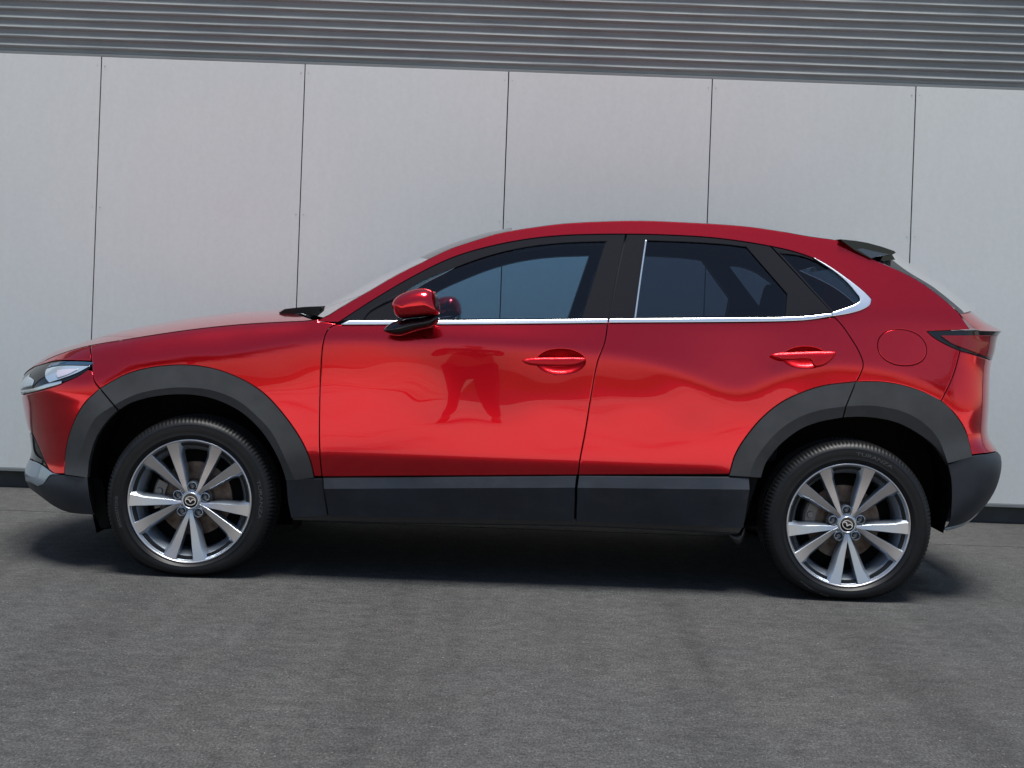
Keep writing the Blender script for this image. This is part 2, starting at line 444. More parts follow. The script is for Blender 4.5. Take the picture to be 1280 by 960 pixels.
def mirrored(o):
    c = o.copy(); C.objects.link(c); c.parent = o.parent; c.scale = (o.scale[0], -o.scale[1], o.scale[2]); c.location = (o.location[0], -o.location[1], o.location[2])
    for ch in list(o.children):
        d = ch.copy(); C.objects.link(d); d.parent = c
    return c
def strip(name, curves, m, parent, n=None, mirror=True, ends=None, mats=None, smooth_groups=None, closed_ends=True):
    """loft over the body side through traced curves [(pts_px, offset)], creases between the bands kept"""
    L3 = []
    n = n or 60
    for pts, off in curves:
        c = resample(catmull(pts, 3), n)
        row = []
        for p in c:
            if off > -.02 or True:
                x, z = S(p[0], p[1], max(off, 0)); row.append((x, -(float(W(x, z)) + off), z))
        L3.append(np.array(row))
    verts, faces = [], []
    for a, b in zip(L3[:-1], L3[1:]):            # separate rows of vertices keep the creases sharp
        o0 = len(verts); verts += list(a) + list(b)
        for i in range(n - 1): faces.append((o0 + i, o0 + i + 1, o0 + n + i + 1, o0 + n + i))
    # end caps
    for k in (0, n - 1):
        o0 = len(verts); ring = [r[k] for r in L3]; inn = [p + np.array([0, .03, 0]) for p in ring]
        verts += ring + inn; q = len(ring)
        for i in range(q - 1): faces.append((o0 + i, o0 + i + 1, o0 + q + i + 1, o0 + q + i))
    me_faces = faces
    o = mesh_obj(name, verts, me_faces, m, parent)
    bm = bmesh.new(); bm.from_mesh(o.data); bmesh.ops.recalc_face_normals(bm, faces=bm.faces); bm.to_mesh(o.data); bm.free()
    if mirror: mirrored(o)
    return o
def loft(name, E, Cn, m, parent, p=2.2, ny=28, off=0.0, flip=False, thick=0.0):
    """sheet across the car: E[i] near-side edge point, Cn[i] point on the centre line; mirrored cross-section"""
    E = np.array(E, float); Cn = np.array(Cn, float); n = len(E); rows = []
    for i in range(n):
        ye = -E[i][1]; row = []
        for k in range(ny + 1):
            a = -PI / 2 + PI * k / ny; y = math.sin(a) * ye; t = abs(math.sin(a)) ** p
            q = Cn[i] + (E[i] - Cn[i]) * t; row.append((q[0], y, q[2]))
        rows.append(row)
    verts = [v for r in rows for v in r]; w_ = ny + 1
    faces = [(i * w_ + k, i * w_ + k + 1, (i + 1) * w_ + k + 1, (i + 1) * w_ + k) for i in range(n - 1) for k in range(ny)]
    if flip: faces = [f[::-1] for f in faces]
    return mesh_obj(name, verts, faces, m, parent)
def inflate(name, poly, Yc, front, back, m, parent, grid=.008, p=.5, mapper=None, mirror=False, tilt=(0, 0), step=3.0, flat=False, base=None):
    """solid pillow: the traced outline given a rounded front (towards the viewer) and back"""
    if mapper is None: mapper = lambda a, b: P(a, b, Yc)[::2]
    q = dedupe(np.array([mapper(*c) for c in catmull(poly, step, closed=True)]), .0008)
    if area2(q) < 0: q = q[::-1]
    lo, hi = q.min(0), q.max(0)
    G = np.array([(x, z) for x in np.arange(lo[0], hi[0], grid) for z in np.arange(lo[1], hi[1], grid)])
    G = G[pip(q, G)]; G = G[dist_poly(q, G) > grid * .45]
    r1 = inset(q, grid * .22); r1 = r1[pip(q, r1)]
    vo, fs, _ = triangulate(q, [], np.concatenate([G, r1]))
    d = dist_poly(q, vo); dm = d.max(); h = np.clip(1 - (1 - np.clip(d / dm, 0, 1)) ** 2, 0, 1) ** p
    cx, cz = (lo + hi) / 2
    yc = Yc + tilt[0] * (vo[:, 0] - cx) + tilt[1] * (vo[:, 1] - cz)
    if base is not None: yc = np.array([base(a, b) for a, b in vo])
    n = len(vo)
    V = [(vo[i, 0], yc[i] - front * h[i], vo[i, 1]) for i in range(n)] + [(vo[i, 0], yc[i] + back * h[i], vo[i, 1]) for i in range(n)]
    F = []
    for f in fs:
        a, b, c = [np.array(V[i]) for i in f[:3]]; nn = np.cross(b - a, c - a)
        g = tuple(f) if nn[1] < 0 else tuple(f[::-1])
        F.append(g); F.append(tuple(i + n for i in g[::-1]))
    o = mesh_obj(name, V, F, m, parent)
    bm = bmesh.new(); bm.from_mesh(o.data); bmesh.ops.remove_doubles(bm, verts=bm.verts, dist=1e-5); bm.to_mesh(o.data); bm.free()
    if mirror: mirrored(o)
    return o
def carpet(pts, off=0.0):
    """traced points -> 3D points on the body side"""
    r = []
    for p in pts: x, z = S(p[0], p[1], off); r.append((x, -(float(W(x, z)) + off), z))
    return r

# ================================================================== SETTING
WALL_Y = 1.55
def ground_mat():
    m = mat('weathered_asphalt', (0.1, 0.1, 0.1), 0.88, 0, 0.25)
    v = coords(m); fine = noise(m, coords(m, (1, .5, 1)), 150, 4, .75); mid = noise(m, coords(m, (.5, .6, 1)), 30, 9, .8); big = noise(m, v, .75, 3)
    st = noise(m, coords(m, (3.4, .14, 1)), 1.1, 5, .6); pt = noise(m, coords(m, (.6, 1, 1)), 3.5, 6, .65)
    
    c = ramp(m, mid, [(0.32, (0.037, 0.0362, 0.0348)), (0.68, (0.083, 0.0812, 0.078))])
    c = mixc(m, c, ramp(m, fine, [(0.32, 0.45), (0.5, 1.0), (0.68, 1.75)]), 1.0)
    c = mixc(m, c, ramp(m, big, [(0.35, (.98, .99, .98)), (0.65, (.95, .985, 1.0))]), 1.0)
    c = mixc(m, c, ramp(m, st, [(0.36, 0.83), (0.50, 1.0), (0.68, 1.08)]), 1.0)
    c = mixc(m, c, ramp(m, pt, [(0.33, 0.9), (0.5, 1.0), (0.68, 1.08)]), 1.0)
    sp = noise(m, v, 95, 2, .5)
    c = mixc(m, c, (0.30, 0.30, 0.29), ramp(m, sp, [(0.68, 0.0), (0.76, 0.7)]), 'MIX')
    L(m, c, bsdf(m).inputs['Base Color']); bump(m, fine, .8, .005); return m
GROUND = ground_mat()
gy = [(-60, 0), (.672, 0), (.676, -.012), (.684, -.012), (.688, 0), (60, 0)]
gv, gf = [], []
for (y, z) in gy: gv += [(-60, y, z), (60, y, z)]
for i in range(len(gy) - 1): gf.append((2 * i, 2 * i + 1, 2 * i + 3, 2 * i + 2))
tag(mesh_obj('ground', gv, gf, GROUND, smooth=False), kind='structure')
APRON = mat('pale_concrete', (0.5, 0.48, 0.45), 0.9, 0, 0.2)
_v = coords(APRON); _n = noise(APRON, _v, .55, 6, .6); _f = noise(APRON, _v, 120, 2)
L(APRON, mixc(APRON, ramp(APRON, _n, [(0.34, (0.26, 0.24, 0.22)), (0.42, (0.60, 0.52, 0.45)), (0.7, (0.70, 0.62, 0.54))]), ramp(APRON, _f, [(0.3, .85), (.7, 1.1)]), 1.0), bsdf(APRON).inputs['Base Color'])
tag(mesh_obj('pavement', [(-60, -60, .004), (60, -60, .004), (60, -3.25, .004), (-60, -3.25, .004)], [(0, 1, 2, 3)], APRON, smooth=False), kind='structure')

def wall_mat():
    m = mat('fibre_cement_panel', (0.5, 0.52, 0.53), 0.62, 0, 0.3)
    oi = N(m, 'ShaderNodeObjectInfo'); v = coords(m, (1, 1, 1), 'Object')
    big = noise(m, v, .9, 4, .55); fine = noise(m, v, 38, 5, .7); scr = noise(m, coords(m, (5, 1, 1.0)), 3, 5, .7)
    c = ramp(m, big, [(0.3, (0.555, 0.588, 0.572)), (0.7, (0.575, 0.607, 0.590))])
    c = mixc(m, c, ramp(m, fine, [(0.3, .965), (.7, 1.03)]), 1.0)
    c = mixc(m, c, ramp(m, scr, [(0.3, .985), (.6, 1.008)]), 1.0)
    sc = noise(m, coords(m, (3, 3, 9)), 9, 2, .4); c = mixc(m, c, (.62, .64, .65), ramp(m, sc, [(0.74, 0.0), (0.78, .5)]), 'MIX')
    c = mixc(m, c, ramp(m, oi.outputs['Random'], [(0, .975), (1, 1.02)]), 1.0)
    L(m, c, bsdf(m).inputs['Base Color']); bump(m, fine, .12, .002); return m
PANEL = wall_mat()
METAL = mat('grey_coated_steel', (0.19, 0.205, 0.21), 0.62, 0.0, 0.35)
_v = coords(METAL, (.6, 1, 1)); _n = noise(METAL, _v, 2.2, 5); _f = noise(METAL, coords(METAL, (1, 1, 8)), 7, 5, .7)
L(METAL, mixc(METAL, ramp(METAL, _n, [(0.3, (0.155, 0.173, 0.175)), (0.7, (0.20, 0.22, 0.22))]), ramp(METAL, _f, [(.3, .9), (.7, 1.07)]), 1.0), bsdf(METAL).inputs['Base Color'])
PLINTH = mat('dark_plinth', (0.045, 0.048, 0.05), 0.7)
_v = coords(PLINTH); _n = noise(PLINTH, _v, 3, 5); L(PLINTH, ramp(PLINTH, _n, [(.3, (.035, .037, .038)), (.7, (.065, .068, .07))]), bsdf(PLINTH).inputs['Base Color'])
SCREW = mat('screw_head', (0.38, 0.40, 0.41), 0.5, .3)

wall = tag(empty('warehouse_wall', (0, WALL_Y, 0)), 'grey panelled warehouse wall with dark joints and corrugated metal cladding above', 'wall')
z0w, z1w = .118, 2.515; PF = -.034
seams = [P(129, 78, WALL_Y)[0] + 1.181 * k for k in range(-3, 8)]
pm = None
for k in range(len(seams) - 1):
    if pm is None:
        bm = bmesh.new(); add_box(bm, (-.5875, PF, 0), (.5875, PF + .012, z1w - z0w), .0015)
        o = bm_obj('wall_panel', bm, PANEL, wall); pm = o.data
        # one brushed screw at each fixing point
    else:
        o = bpy.data.objects.new('wall_panel', pm); C.objects.link(o); o.parent = wall
    o.location = ((seams[k] + seams[k + 1]) / 2, random.uniform(-.0008, .0008), z0w)
    o.rotation_euler = (random.uniform(-.0006, .0006), 0, random.uniform(-.001, .001))
bm = bmesh.new()
for s in seams:
    for zz in (z1w - .05, z1w - .87, z0w + .75, z0w + .05):
        for dx in (-.022, .022): add_tube(bm, (s + dx, PF + .0005, zz), (s + dx, PF - .002, zz), .0038, .003, 8)
o = bm_obj('panel_screws', bm, SCREW, wall); o['kind'] = 'stuff'
bm = bmesh.new(); add_box(bm, (seams[0] - .6, PF + .03, .10), (seams[-1] + .6, .12, 3.9)); bm_obj('backing', bm, BLACK, wall)
bm = bmesh.new(); add_box(bm, (seams[0] - .6, .03, -.02), (seams[-1] + .6, .16, .098)); bm_obj('plinth', bm, PLINTH, wall)
bm = bmesh.new(); add_box(bm, (seams[0] - .6, PF - .006, .098), (seams[-1] + .6, .034, .1165), .002); bm_obj('base_flashing', bm, METAL, wall)
# corrugated sheet cladding: a rib every 53 mm
prof = []; zc0 = z1w + .016; pitch = .0535
prof.append((-.004, zc0))
for k in range(24):
    zb_ = zc0 + .004 + k * pitch
    prof += [(-.006, zb_), (-.006, zb_ + .021), (-.0165, zb_ + .029), (-.0185, zb_ + .034), (-.0170, zb_ + .039), (-.0075, zb_ + .0475)]
gv, gf = [], []
xs = np.linspace(seams[0] - .6, seams[-1] + .6, 90)
for i, (y, z) in enumerate(prof):
    for x in xs: gv.append((x, y + .0009 * math.sin(x * 2.1 + i * .3) + .0006 * math.sin(x * 7 + i * 1.7), z))
nx = len(xs)
for i in range(len(prof) - 1):
    for j in range(nx - 1): gf.append((i * nx + j, i * nx + j + 1, (i + 1) * nx + j + 1, (i + 1) * nx + j))
o = mesh_obj('corrugated_cladding', gv, gf, METAL, wall); o.data.set_sharp_from_angle(angle=math.radians(28))
bm = bmesh.new(); add_box(bm, (seams[0] - .6, PF + .002, z1w + .001), (seams[-1] + .6, .003, z1w + .0165), .0015); bm_obj('top_flashing', bm, METAL, wall)
bm = bmesh.new(); add_box(bm, (seams[0] - .6, -.035, 3.80), (seams[-1] + .6, .14, 3.93), .004); bm_obj('coping', bm, METAL, wall)

# ================================================================== CAR
car = tag(empty('car', (0, 0, 0)), 'glossy red crossover car with dark grey wheel arch cladding parked before the panelled wall', 'car')

DOOR_GAP_F = [(422, 405), (414, 408.5), (409, 413.5), (404.5, 426), (401.3, 460), (399.6, 512), (399.6, 565), (402.5, 596)]
B_GAP = [(760, 401), (756, 427), (746.5, 453), (738.5, 496), (731.5, 540), (726, 570), (722.5, 594)]
R_GAP = [(1041, 394.4), (1052, 406), (1061, 418.5), (1073.7, 439.4), (1079, 455.8), (1074.5, 470), (1070, 478)]
BUMP_GAP = [(1200, 438.5), (1192, 467.5), (1184, 486), (1176.5, 500.5)]
ARCH_R = [(912.5, 593), (920, 568), (935, 544), (955, 521), (978, 503), (1003, 491), (1030, 482.5), (1070, 477.5), (1100, 477.5), (1125, 481), (1151, 489), (1176, 501), (1195, 520), (1207.5, 541), (1215, 569)]
ARCH_R_A = ARCH_R[:8]; ARCH_R_B = ARCH_R[7:12]; ARCH_R_C = ARCH_R[11:]
ARCH_F = [(81, 592.5), (82.5, 564), (90.6, 533), (105, 506), (125, 486), (156, 469), (187.5, 460), (231, 456.6), (265.6, 461), (300, 473.5), (328, 491), (353, 517.5), (375, 549), (386.5, 574), (392, 595.6)]
ARCH_F_A = ARCH_F[:5]; ARCH_F_B = ARCH_F[4:]
FGAP = [(112.5, 432), (113.5, 440), (115, 452), (115.5, 463), (118.5, 477), (125, 486)]
LIGHT_LOW = [(28.6, 493.5), (41.5, 490.5), (58.7, 485.5), (76.7, 479), (97.3, 470.4), (110, 462), (120.5, 452.3)]
LIGHT_TOP = [(120.5, 452.3), (100, 450.8), (71.6, 450.8), (54, 455), (37, 460.5), (24, 467)]
DLO_TOP = [(423, 403), (445, 388.5), (467, 374.5), (513.8, 347), (560.6, 324), (600, 311), (655, 299.5), (701, 294.5), (740, 293), (782, 292.7), (831, 293.6), (897, 297.8), (962.5, 307.6), (995, 315.2), (1016.6, 323), (1044.5, 338.6), (1067.5, 355), (1082, 367), (1088.5, 374), (1087, 380), (1078, 386), (1061, 391), (1041, 394.4)]
TAIL_LOW = [(1158.6, 414.3), (1167.5, 421.8), (1181.5, 430), (1200, 438.5), (1214, 442), (1236.6, 449.5), (1256, 454)]

def fine(pts): return pts
rv = lambda s: s[::-1]
fuel = [(1127.6 + 31 * math.copysign(abs(math.cos(t)) ** .92, math.cos(t)) * 1.0 + 1.5 * math.sin(t), 434.6 + 23 * math.copysign(abs(math.sin(t)) ** .92, math.sin(t)) + 2.0 * math.cos(t)) for t in np.linspace(0, 2 * PI, 48, endpoint=False)]
fuel_xz = np.array([S(*p) for p in fuel]);
if area2(fuel_xz) < 0: fuel_xz = fuel_xz[::-1]
def ell(cx, cy, rx, ry, n=44, pw=1.0, rot=0.0):
    r = []
    for t in np.linspace(0, 2 * PI, n, endpoint=False):
        a = rx * math.copysign(abs(math.cos(t)) ** pw, math.cos(t)); b = ry * math.copysign(abs(math.sin(t)) ** pw, math.sin(t))
        r.append((cx + a * math.cos(rot) - b * math.sin(rot), cy + a * math.sin(rot) + b * math.cos(rot)))
    q = np.array([S(*p) for p in r]); return q if area2(q) > 0 else q[::-1]
bowl_f = ell(701, 452.0, 30.5, 15.8); bowl_r = ell(1006.5, 446.8, 27.5, 13.5)

# red sheet metal -----------------------------------------------------------
side_segs = [DLO_TOP, R_GAP, ARCH_R_B, rv(BUMP_GAP), rv(TAIL_LOW[:4]), [(1158.6, 414.3), (1180, 413.5), (1213, 412.2)], [(1213, 412.2), (1206, 402), (1200, 393.5)], [(1200, 392), (1185, 378), (1167.5, 362), (1120.6, 334), (1089, 320), (1069, 308), (1052, 296)],
             [(1052, 296), (930, 270), (759, 262), (668, 270), (612, 285), (560, 302), (498, 333), (450, 362), (404, 394)], [(404, 396), (398, 401.5), (410, 402.6), (423, 403)]]
body_side = panel('body_side_panel', side_segs, PAINT, car, roll=.12, holes=[fuel_xz], holegap=.0005)
panel('fuel_door', None, PAINT, car, poly=fuel_xz, gap=.0028)
panel('front_wing', [rv([(398, 401)] + []) if False else [(398, 396), (350, 392), (247, 402), (160, 415), (112.5, 424)], [(112.5, 430)] + FGAP[1:], ARCH_F_B, [(392, 595.6), (402.5, 596)], rv(DOOR_GAP_F), [(422, 405), (410, 402.8), (398, 401.8)]], PAINT, car)
fd = panel('front_door', [[(422, 405.6), (600, 405.3), (760, 403.6)], B_GAP, [(722.5, 594), (402.5, 596.3)], rv(DOOR_GAP_F)], PAINT, car, holes=[bowl_f], holegap=.0008, mirror=False)
rd = panel('rear_door', [[(760.5, 403.4), (985, 401.2), (1041, 396.4)], R_GAP, rv(ARCH_R_A), [(912.5, 593), (723, 594)], rv(B_GAP)], PAINT, car, holes=[bowl_r], holegap=.0008, mirror=False)
panel('front_bumper', [FGAP[3:], rv(ARCH_F_A), [(81, 592.8), (66, 592.3), (61, 588)], [(61, 588), (53, 570), (45.7, 553), (38, 540), (15, 530)], [(15, 530), (8, 500), (10, 492)], LIGHT_LOW[:-1], [(110, 462), (115.5, 463)]], PAINT, car)
panel('hood_side', [[(112.5, 424), (60, 440), (30, 452), (15, 462)], [(15, 462), (24, 467)], rv(LIGHT_TOP)[:-1], [(100, 450.8), (115, 451.3)], [(114.8, 450), (113.2, 440), (112.5, 430)]], PAINT, car)
panel('rear_bumper', [BUMP_GAP, ARCH_R_C, [(1215, 569), (1225, 567.5), (1238, 566), (1262, 560)], [(1262, 560), (1262, 500), (1262, 454)], rv(TAIL_LOW[3:])], PAINT, car)
# lofts across the car --------------------------------------------------------
def cl(px, Yp=-.15, dx=0): return [(q[0] + dx, 0, q[2]) for q in (P(a, b, Yp) for a, b in px)]
def rs3(a, n): return resample(np.array(a, float), n)
nh = 34
def top_edge(px0, px1, n, Y0=-.6):
    x0, x1 = S(*px0)[0], S(*px1)[0]; xs = np.linspace(x0, x1, n)
    return np.array([(x, -float(W(x, ztop(x))), float(ztop(x))) for x in xs])
hood_C = cl([(78, 436), (116, 426), (156, 413.5), (187, 406.5), (250, 395.5), (300, 389.5), (353, 386.5), (372, 388.5)])
xs0 = next(x for x in np.arange(-2.4, -1.8, .002) if x >= float(xf(ztop(x))) + SMIN + .001); xs1 = S(390, 401)[0]
hE = np.array([(x, -float(W(x, ztop(x))), float(ztop(x)) + .001) for x in list(np.linspace(xs0, xs0 + .1, 10)) + list(np.linspace(xs0 + .12, xs1, 40))])
hC = resample(np.array([(xs0 - .012, 0, hE[0][2] + .014), (xs0 + .03, 0, hE[3][2] + .034)] + hood_C, float), 120)
hC = np.array([hC[int(np.clip(round((h[0] - xs0) / (xs1 - xs0) * 119), 0, 119))] for h in hE])
loft('hood', hE, hC, PAINT, car, p=2.6)
wE = top_edge((404, 399.5), (640, 288.5), nh); wC = rs3(cl([(392, 391), (432, 371.0), (470, 349), (504, 333), (540, 315.5), (570, 303.3), (602, 293.2), (640, 285.5)]), nh)
ws = loft('windscreen', wE, wC, GLASS_W, car, p=2.4)
ws.data.materials.append(BLACK_G)
for p_ in ws.data.polygons:
    r_, k_ = divmod(p_.index, 28)
    if r_ > 17 or k_ < 1 or k_ > 26: p_.material_index = 1
roofE = top_edge((640, 288.5), (1052, 301), nh)
roofC = np.array([(x, 0, z + .022) for x, y, z in roofE])
loft('roof', roofE, roofC, PAINT, car, p=2.0)
loft('rear_window', top_edge((1089, 323.8), (1200, 393.5), nh), rs3(cl([(1112, 318.5), (1118, 322), (1144, 340), (1172, 358.5), (1204, 384)], -.2), nh), GLASS_R, car, p=3.2)
loft('tailgate', top_edge((1199, 393), (1246, 412), 24), rs3(cl([(1199, 386), (1207, 392), (1217, 399.5), (1229, 407), (1240, 413)], -.2), 24), PAINT, car, p=3.0)
def closure(name, fx, sgn, zz, m, bulge):
    E = []; Cc = []
    for z in zz:
        x = float(fx(z)) - sgn * (SMIN + .001) * -1 * -1 if False else float(fx(z)) + (SMIN if sgn < 0 else -SMIN)
        E.append((x, -float(W(x, z)), z)); Cc.append((x + sgn * bulge, 0, z))
    return loft(name, E, Cc, m, car, p=2.0, flip=sgn > 0)
zs = lambda a, b: np.linspace(a, b, max(4, int((b - a) / .015)))
closure('rear_fascia', xr, 1, zs(.55, 1.03), PAINT, .02)
closure('rear_skirt', xr, 1, zs(.26, .55), CLAD_LOW, .02)
closure('grille', xf, -1, zs(.54, float(hE[0][2]) - .004), BLACK_S, .02)
closure('front_skirt', xf, -1, zs(.26, .54), CLAD_LOW, .02)

# glasshouse ------------------------------------------------------------------
gF = [[(497, 399.3), (503, 368.5)], [(503, 368.5), (517, 357.5), (570, 334.2), (612, 319.5), (655, 309.5), (701, 304), (757, 301.8)], [(757, 301.8), (727, 399)], [(727, 399), (497, 399.3)]]
gR = [[(808, 300.8), (864, 302.8), (910, 306), (933, 309)], [(933, 309), (984, 367.5)], [(984, 367.5), (982, 395)], [(982, 395), (794, 397.8)], [(794, 397.8), (800, 350), (808, 300.8)]]
gQ = [[(975.6, 317), (995, 319), (1015, 324.8), (1045, 342), (1060, 355), (1073, 370)], [(1073, 370), (1074, 375), (1070, 379), (1060, 383), (1041, 388.8)], [(1041, 388.8), (975.6, 317)]]
panel('window_frame', [DLO_TOP[:10], [(782, 292.7), (775.5, 322), (761, 399)], [(761, 399), (600, 400.6), (428, 401.5)]], FRAME, car, off=-.003, holes=[gF], gap=.001, holegap=0.0)
panel('window_frame', [[(783.5, 293), (831, 294), (897, 298), (962.5, 307.8)], [(962.5, 307.8), (1040.5, 391.5)], [(1040.5, 391.5), (985, 396.5), (762, 398.8)], [(762, 398.8), (777, 322), (783.5, 293)]], FRAME, car, off=-.003, holes=[gR], gap=.001, holegap=0.0)
panel('window_frame', [[(964, 308), (995, 315.6), (1016, 323.3), (1044, 339), (1067, 355.4), (1082, 367.3), (1088, 374)], [(1088, 374), (1086.7, 379.8), (1078, 385.6), (1061, 390.6), (1042, 393.4)], [(1042, 393.4), (964, 308)]], FRAME, car, off=-.003, holes=[gQ], gap=.001, holegap=0.0)
panel('side_window', gF, GLASS_F, car, off=-.010, gap=-.004, depth=.003, roll=0)
panel('side_window', gR, GLASS_R, car, off=-.010, gap=-.004, depth=.003, roll=0)
panel('quarter_window', gQ, GLASS_R, car, off=-.010, gap=-.004, depth=.003, roll=0)
panel('window_seal', [[(447, 400), (458, 388), (494, 369.5), (500, 368), (497.5, 371), (463, 389), (454, 400)]] + [[(454, 400), (447, 400)]], FRAME, car, off=.001, gap=0, depth=.004)
_dl = segs_to_xz([DLO_TOP, [(1041, 394.4), (1041, 404), (760, 408), (600, 409), (440, 409)], [(440, 409), (423, 403)]])
panel('inner_frame', None, BLACK_S, car, off=-.024, poly=dedupe(inset(_dl, -.014)), holes=[gF, gR, gQ], gap=0, holegap=0, roll=0, depth=.02)
# bright trim -------------------------------------------------------------------
panel('window_trim', [[(426.5, 405), (436, 400.8)], [(436, 400.8), (600, 400.2), (760, 398.6)], [(760, 398.6), (759.3, 403.3)], [(759.3, 403.3), (600, 404.9), (426.5, 405.6)]], CHROME, car, off=.005, gap=0, depth=.008, ne=.04)
panel('window_trim', [[(762, 398.5), (985, 396.4), (1010, 395), (1039, 391.6)], [(1039, 391.6), (1041.5, 394.8)], [(1041.5, 394.8), (1012, 399.5), (985, 401.2), (761, 403.2)], [(761, 403.2), (762, 398.5)]], CHROME, car, off=.005, gap=0, depth=.008, ne=.04)
panel('window_trim', [[(1016.6, 321.8), (1030, 328.8), (1044.5, 337.8), (1067.5, 354.5), (1082, 366.6), (1089, 374)], [(1089, 374), (1087.5, 380.5), (1078.5, 386.5), (1061, 391.8), (1041.8, 395)], [(1041.8, 395), (1039.6, 391)], [(1039.6, 391), (1060, 384.2), (1070, 380), (1075.2, 375.5), (1073.6, 370)], [(1073.6, 370), (1060.5, 354.4), (1045.5, 341), (1016.6, 321.8)]], CHROME, car, off=.006, gap=0, depth=.008, ne=.04)
panel('window_trim', [[(806.5, 300), (808.6, 300.2)], [(808.6, 300.2), (801.3, 350), (795, 397.8)], [(795, 397.8), (792.8, 397.8)], [(792.8, 397.8), (799.3, 350), (806.5, 300)]], SILVER, car, off=.003, gap=0, depth=.004)

# dark cladding ------------------------------------------------------------------
FA_MID = [(112, 596), (114, 574), (122, 546)]
def arch(name, outer, mid, inner, m=CLAD, n=60):
    o = strip(name, [(outer, .001), (outer, .012), (mid, .017), (inner, .004), (inner, -.035)], m, car, n=n)
    return o
arch('arch_cladding', [(81, 593)] + ARCH_F_A[1:-1] + [(124.2, 486.6)], [(97, 595), (99, 573), (106, 548), (120, 522), (141.4, 507.2)], [(109, 597), (112, 572), (120, 547), (133, 527), (146.3, 513.2)])
arch('arch_cladding', [(126, 485.4)] + ARCH_F_B[1:-1] + [(392.3, 597)], [(143.2, 506), (157, 498.5), (175, 491.3), (203, 485.8), (231, 484.2), (265.6, 488), (297, 500.5), (318, 517), (340, 541), (359, 579), (368.5, 600)], [(148.6, 512), (162.5, 503.8), (194, 495.3), (231, 492.8), (265.6, 498), (300, 514), (325, 536.5), (344, 565), (354, 588), (357.5, 600)])
arch('arch_cladding', [(912, 594.5)] + ARCH_R_A[1:-1] + [(1069, 477.6)], [(936, 596), (943, 577), (957, 556), (975, 537), (1000, 521), (1028, 512), (1056.5, 508)], [(951, 597), (957, 579), (970, 561), (985, 547), (1003, 535), (1027, 526.5), (1053, 521.8)])
arch('arch_cladding', [(1071, 477.4)] + ARCH_R_B[1:] + ARCH_R_C[1:-1] + [(1215.5, 571)], [(1058.5, 507.8), (1080, 506.8), (1100, 508), (1130, 515), (1155, 529), (1173, 549), (1185, 579)], [(1055, 521.5), (1075, 520.8), (1100, 523), (1125, 529.5), (1150, 543), (1170, 559), (1186, 582)])
panel('wing_cladding', [[(357.5, 599), (403, 597.6)], [(403, 597.6), (409.5, 645)], [(409.5, 645), (364, 648)], [(364, 648), (360, 628), (357.5, 599)]], CLAD_LOW, car, off=.008, gap=.001)
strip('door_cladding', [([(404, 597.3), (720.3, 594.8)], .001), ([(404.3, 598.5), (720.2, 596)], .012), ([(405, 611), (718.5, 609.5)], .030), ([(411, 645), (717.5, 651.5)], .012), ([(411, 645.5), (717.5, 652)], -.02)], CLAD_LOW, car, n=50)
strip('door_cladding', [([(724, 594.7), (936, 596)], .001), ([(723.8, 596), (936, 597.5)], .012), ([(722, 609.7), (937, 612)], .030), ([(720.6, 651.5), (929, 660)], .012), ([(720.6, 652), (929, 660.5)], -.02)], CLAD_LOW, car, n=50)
strip('sill', [([(364, 643), (410, 643), (720, 648.5), (930, 657)], -.012), ([(366, 650), (485, 653.3), (720, 657.2), (924, 666.5)], -.008), ([(366, 651.2), (485, 654.8), (720, 658.7), (924, 668)], -.03)], BLACK_S, car, n=40)
strip('sill_edge', [([(385, 650.6), (485, 653.9), (720, 657.8), (922, 667.2)], -.004), ([(385, 651.4), (485, 654.8), (720, 658.8), (922, 668.2)], -.008), ([(385, 651.6), (485, 655), (720, 659), (922, 668.4)], -.03)], CLAD, car, n=40)
inflate('mud_flap', [(910, 667), (922, 668), (931, 660), (929, 676), (924, 681), (917, 678)], -.80, .01, .01, BLACK_S, car)
inflate('air_deflector', [(112, 600), (116, 644), (122, 650), (126, 660), (136, 661), (139, 652), (133, 632), (126, 600)], -.74, .003, .003, LINER, car, p=.2)
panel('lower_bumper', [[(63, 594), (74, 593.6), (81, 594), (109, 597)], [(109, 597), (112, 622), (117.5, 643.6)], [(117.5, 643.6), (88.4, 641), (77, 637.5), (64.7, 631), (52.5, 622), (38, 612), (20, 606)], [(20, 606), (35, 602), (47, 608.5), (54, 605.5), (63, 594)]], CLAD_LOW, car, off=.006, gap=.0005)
panel('bumper_corner', [[(20, 575), (42, 576.5), (54, 582.5), (66, 591.2), (74, 593.2)], [(74, 593.2), (63, 594), (54, 605), (47, 608)], [(47, 608), (35, 602), (20, 603)], [(20, 603), (15, 590), (20, 575)]], SILVER, car, off=.008, gap=.0003)
panel('air_intake_trim', [[(38, 540), (45.7, 553), (53, 570), (61, 588)], [(61, 588), (54, 582), (42, 576.5), (25, 574)], [(25, 574), (20, 555), (25, 535)]], BLACK_G, car, off=-.004, gap=.001)
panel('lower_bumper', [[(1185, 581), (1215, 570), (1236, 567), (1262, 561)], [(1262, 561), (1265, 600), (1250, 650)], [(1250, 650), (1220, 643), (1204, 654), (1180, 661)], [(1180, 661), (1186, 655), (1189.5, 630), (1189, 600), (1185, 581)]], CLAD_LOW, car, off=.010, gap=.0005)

panel('bumper_strip', [[(1224, 639.5), (1206, 653), (1181, 660.5)], [(1181, 660.5), (1181, 663), (1207, 656), (1225, 642)], [(1225, 642), (1224, 639.5)]], SILVER, car, off=.012, gap=0)
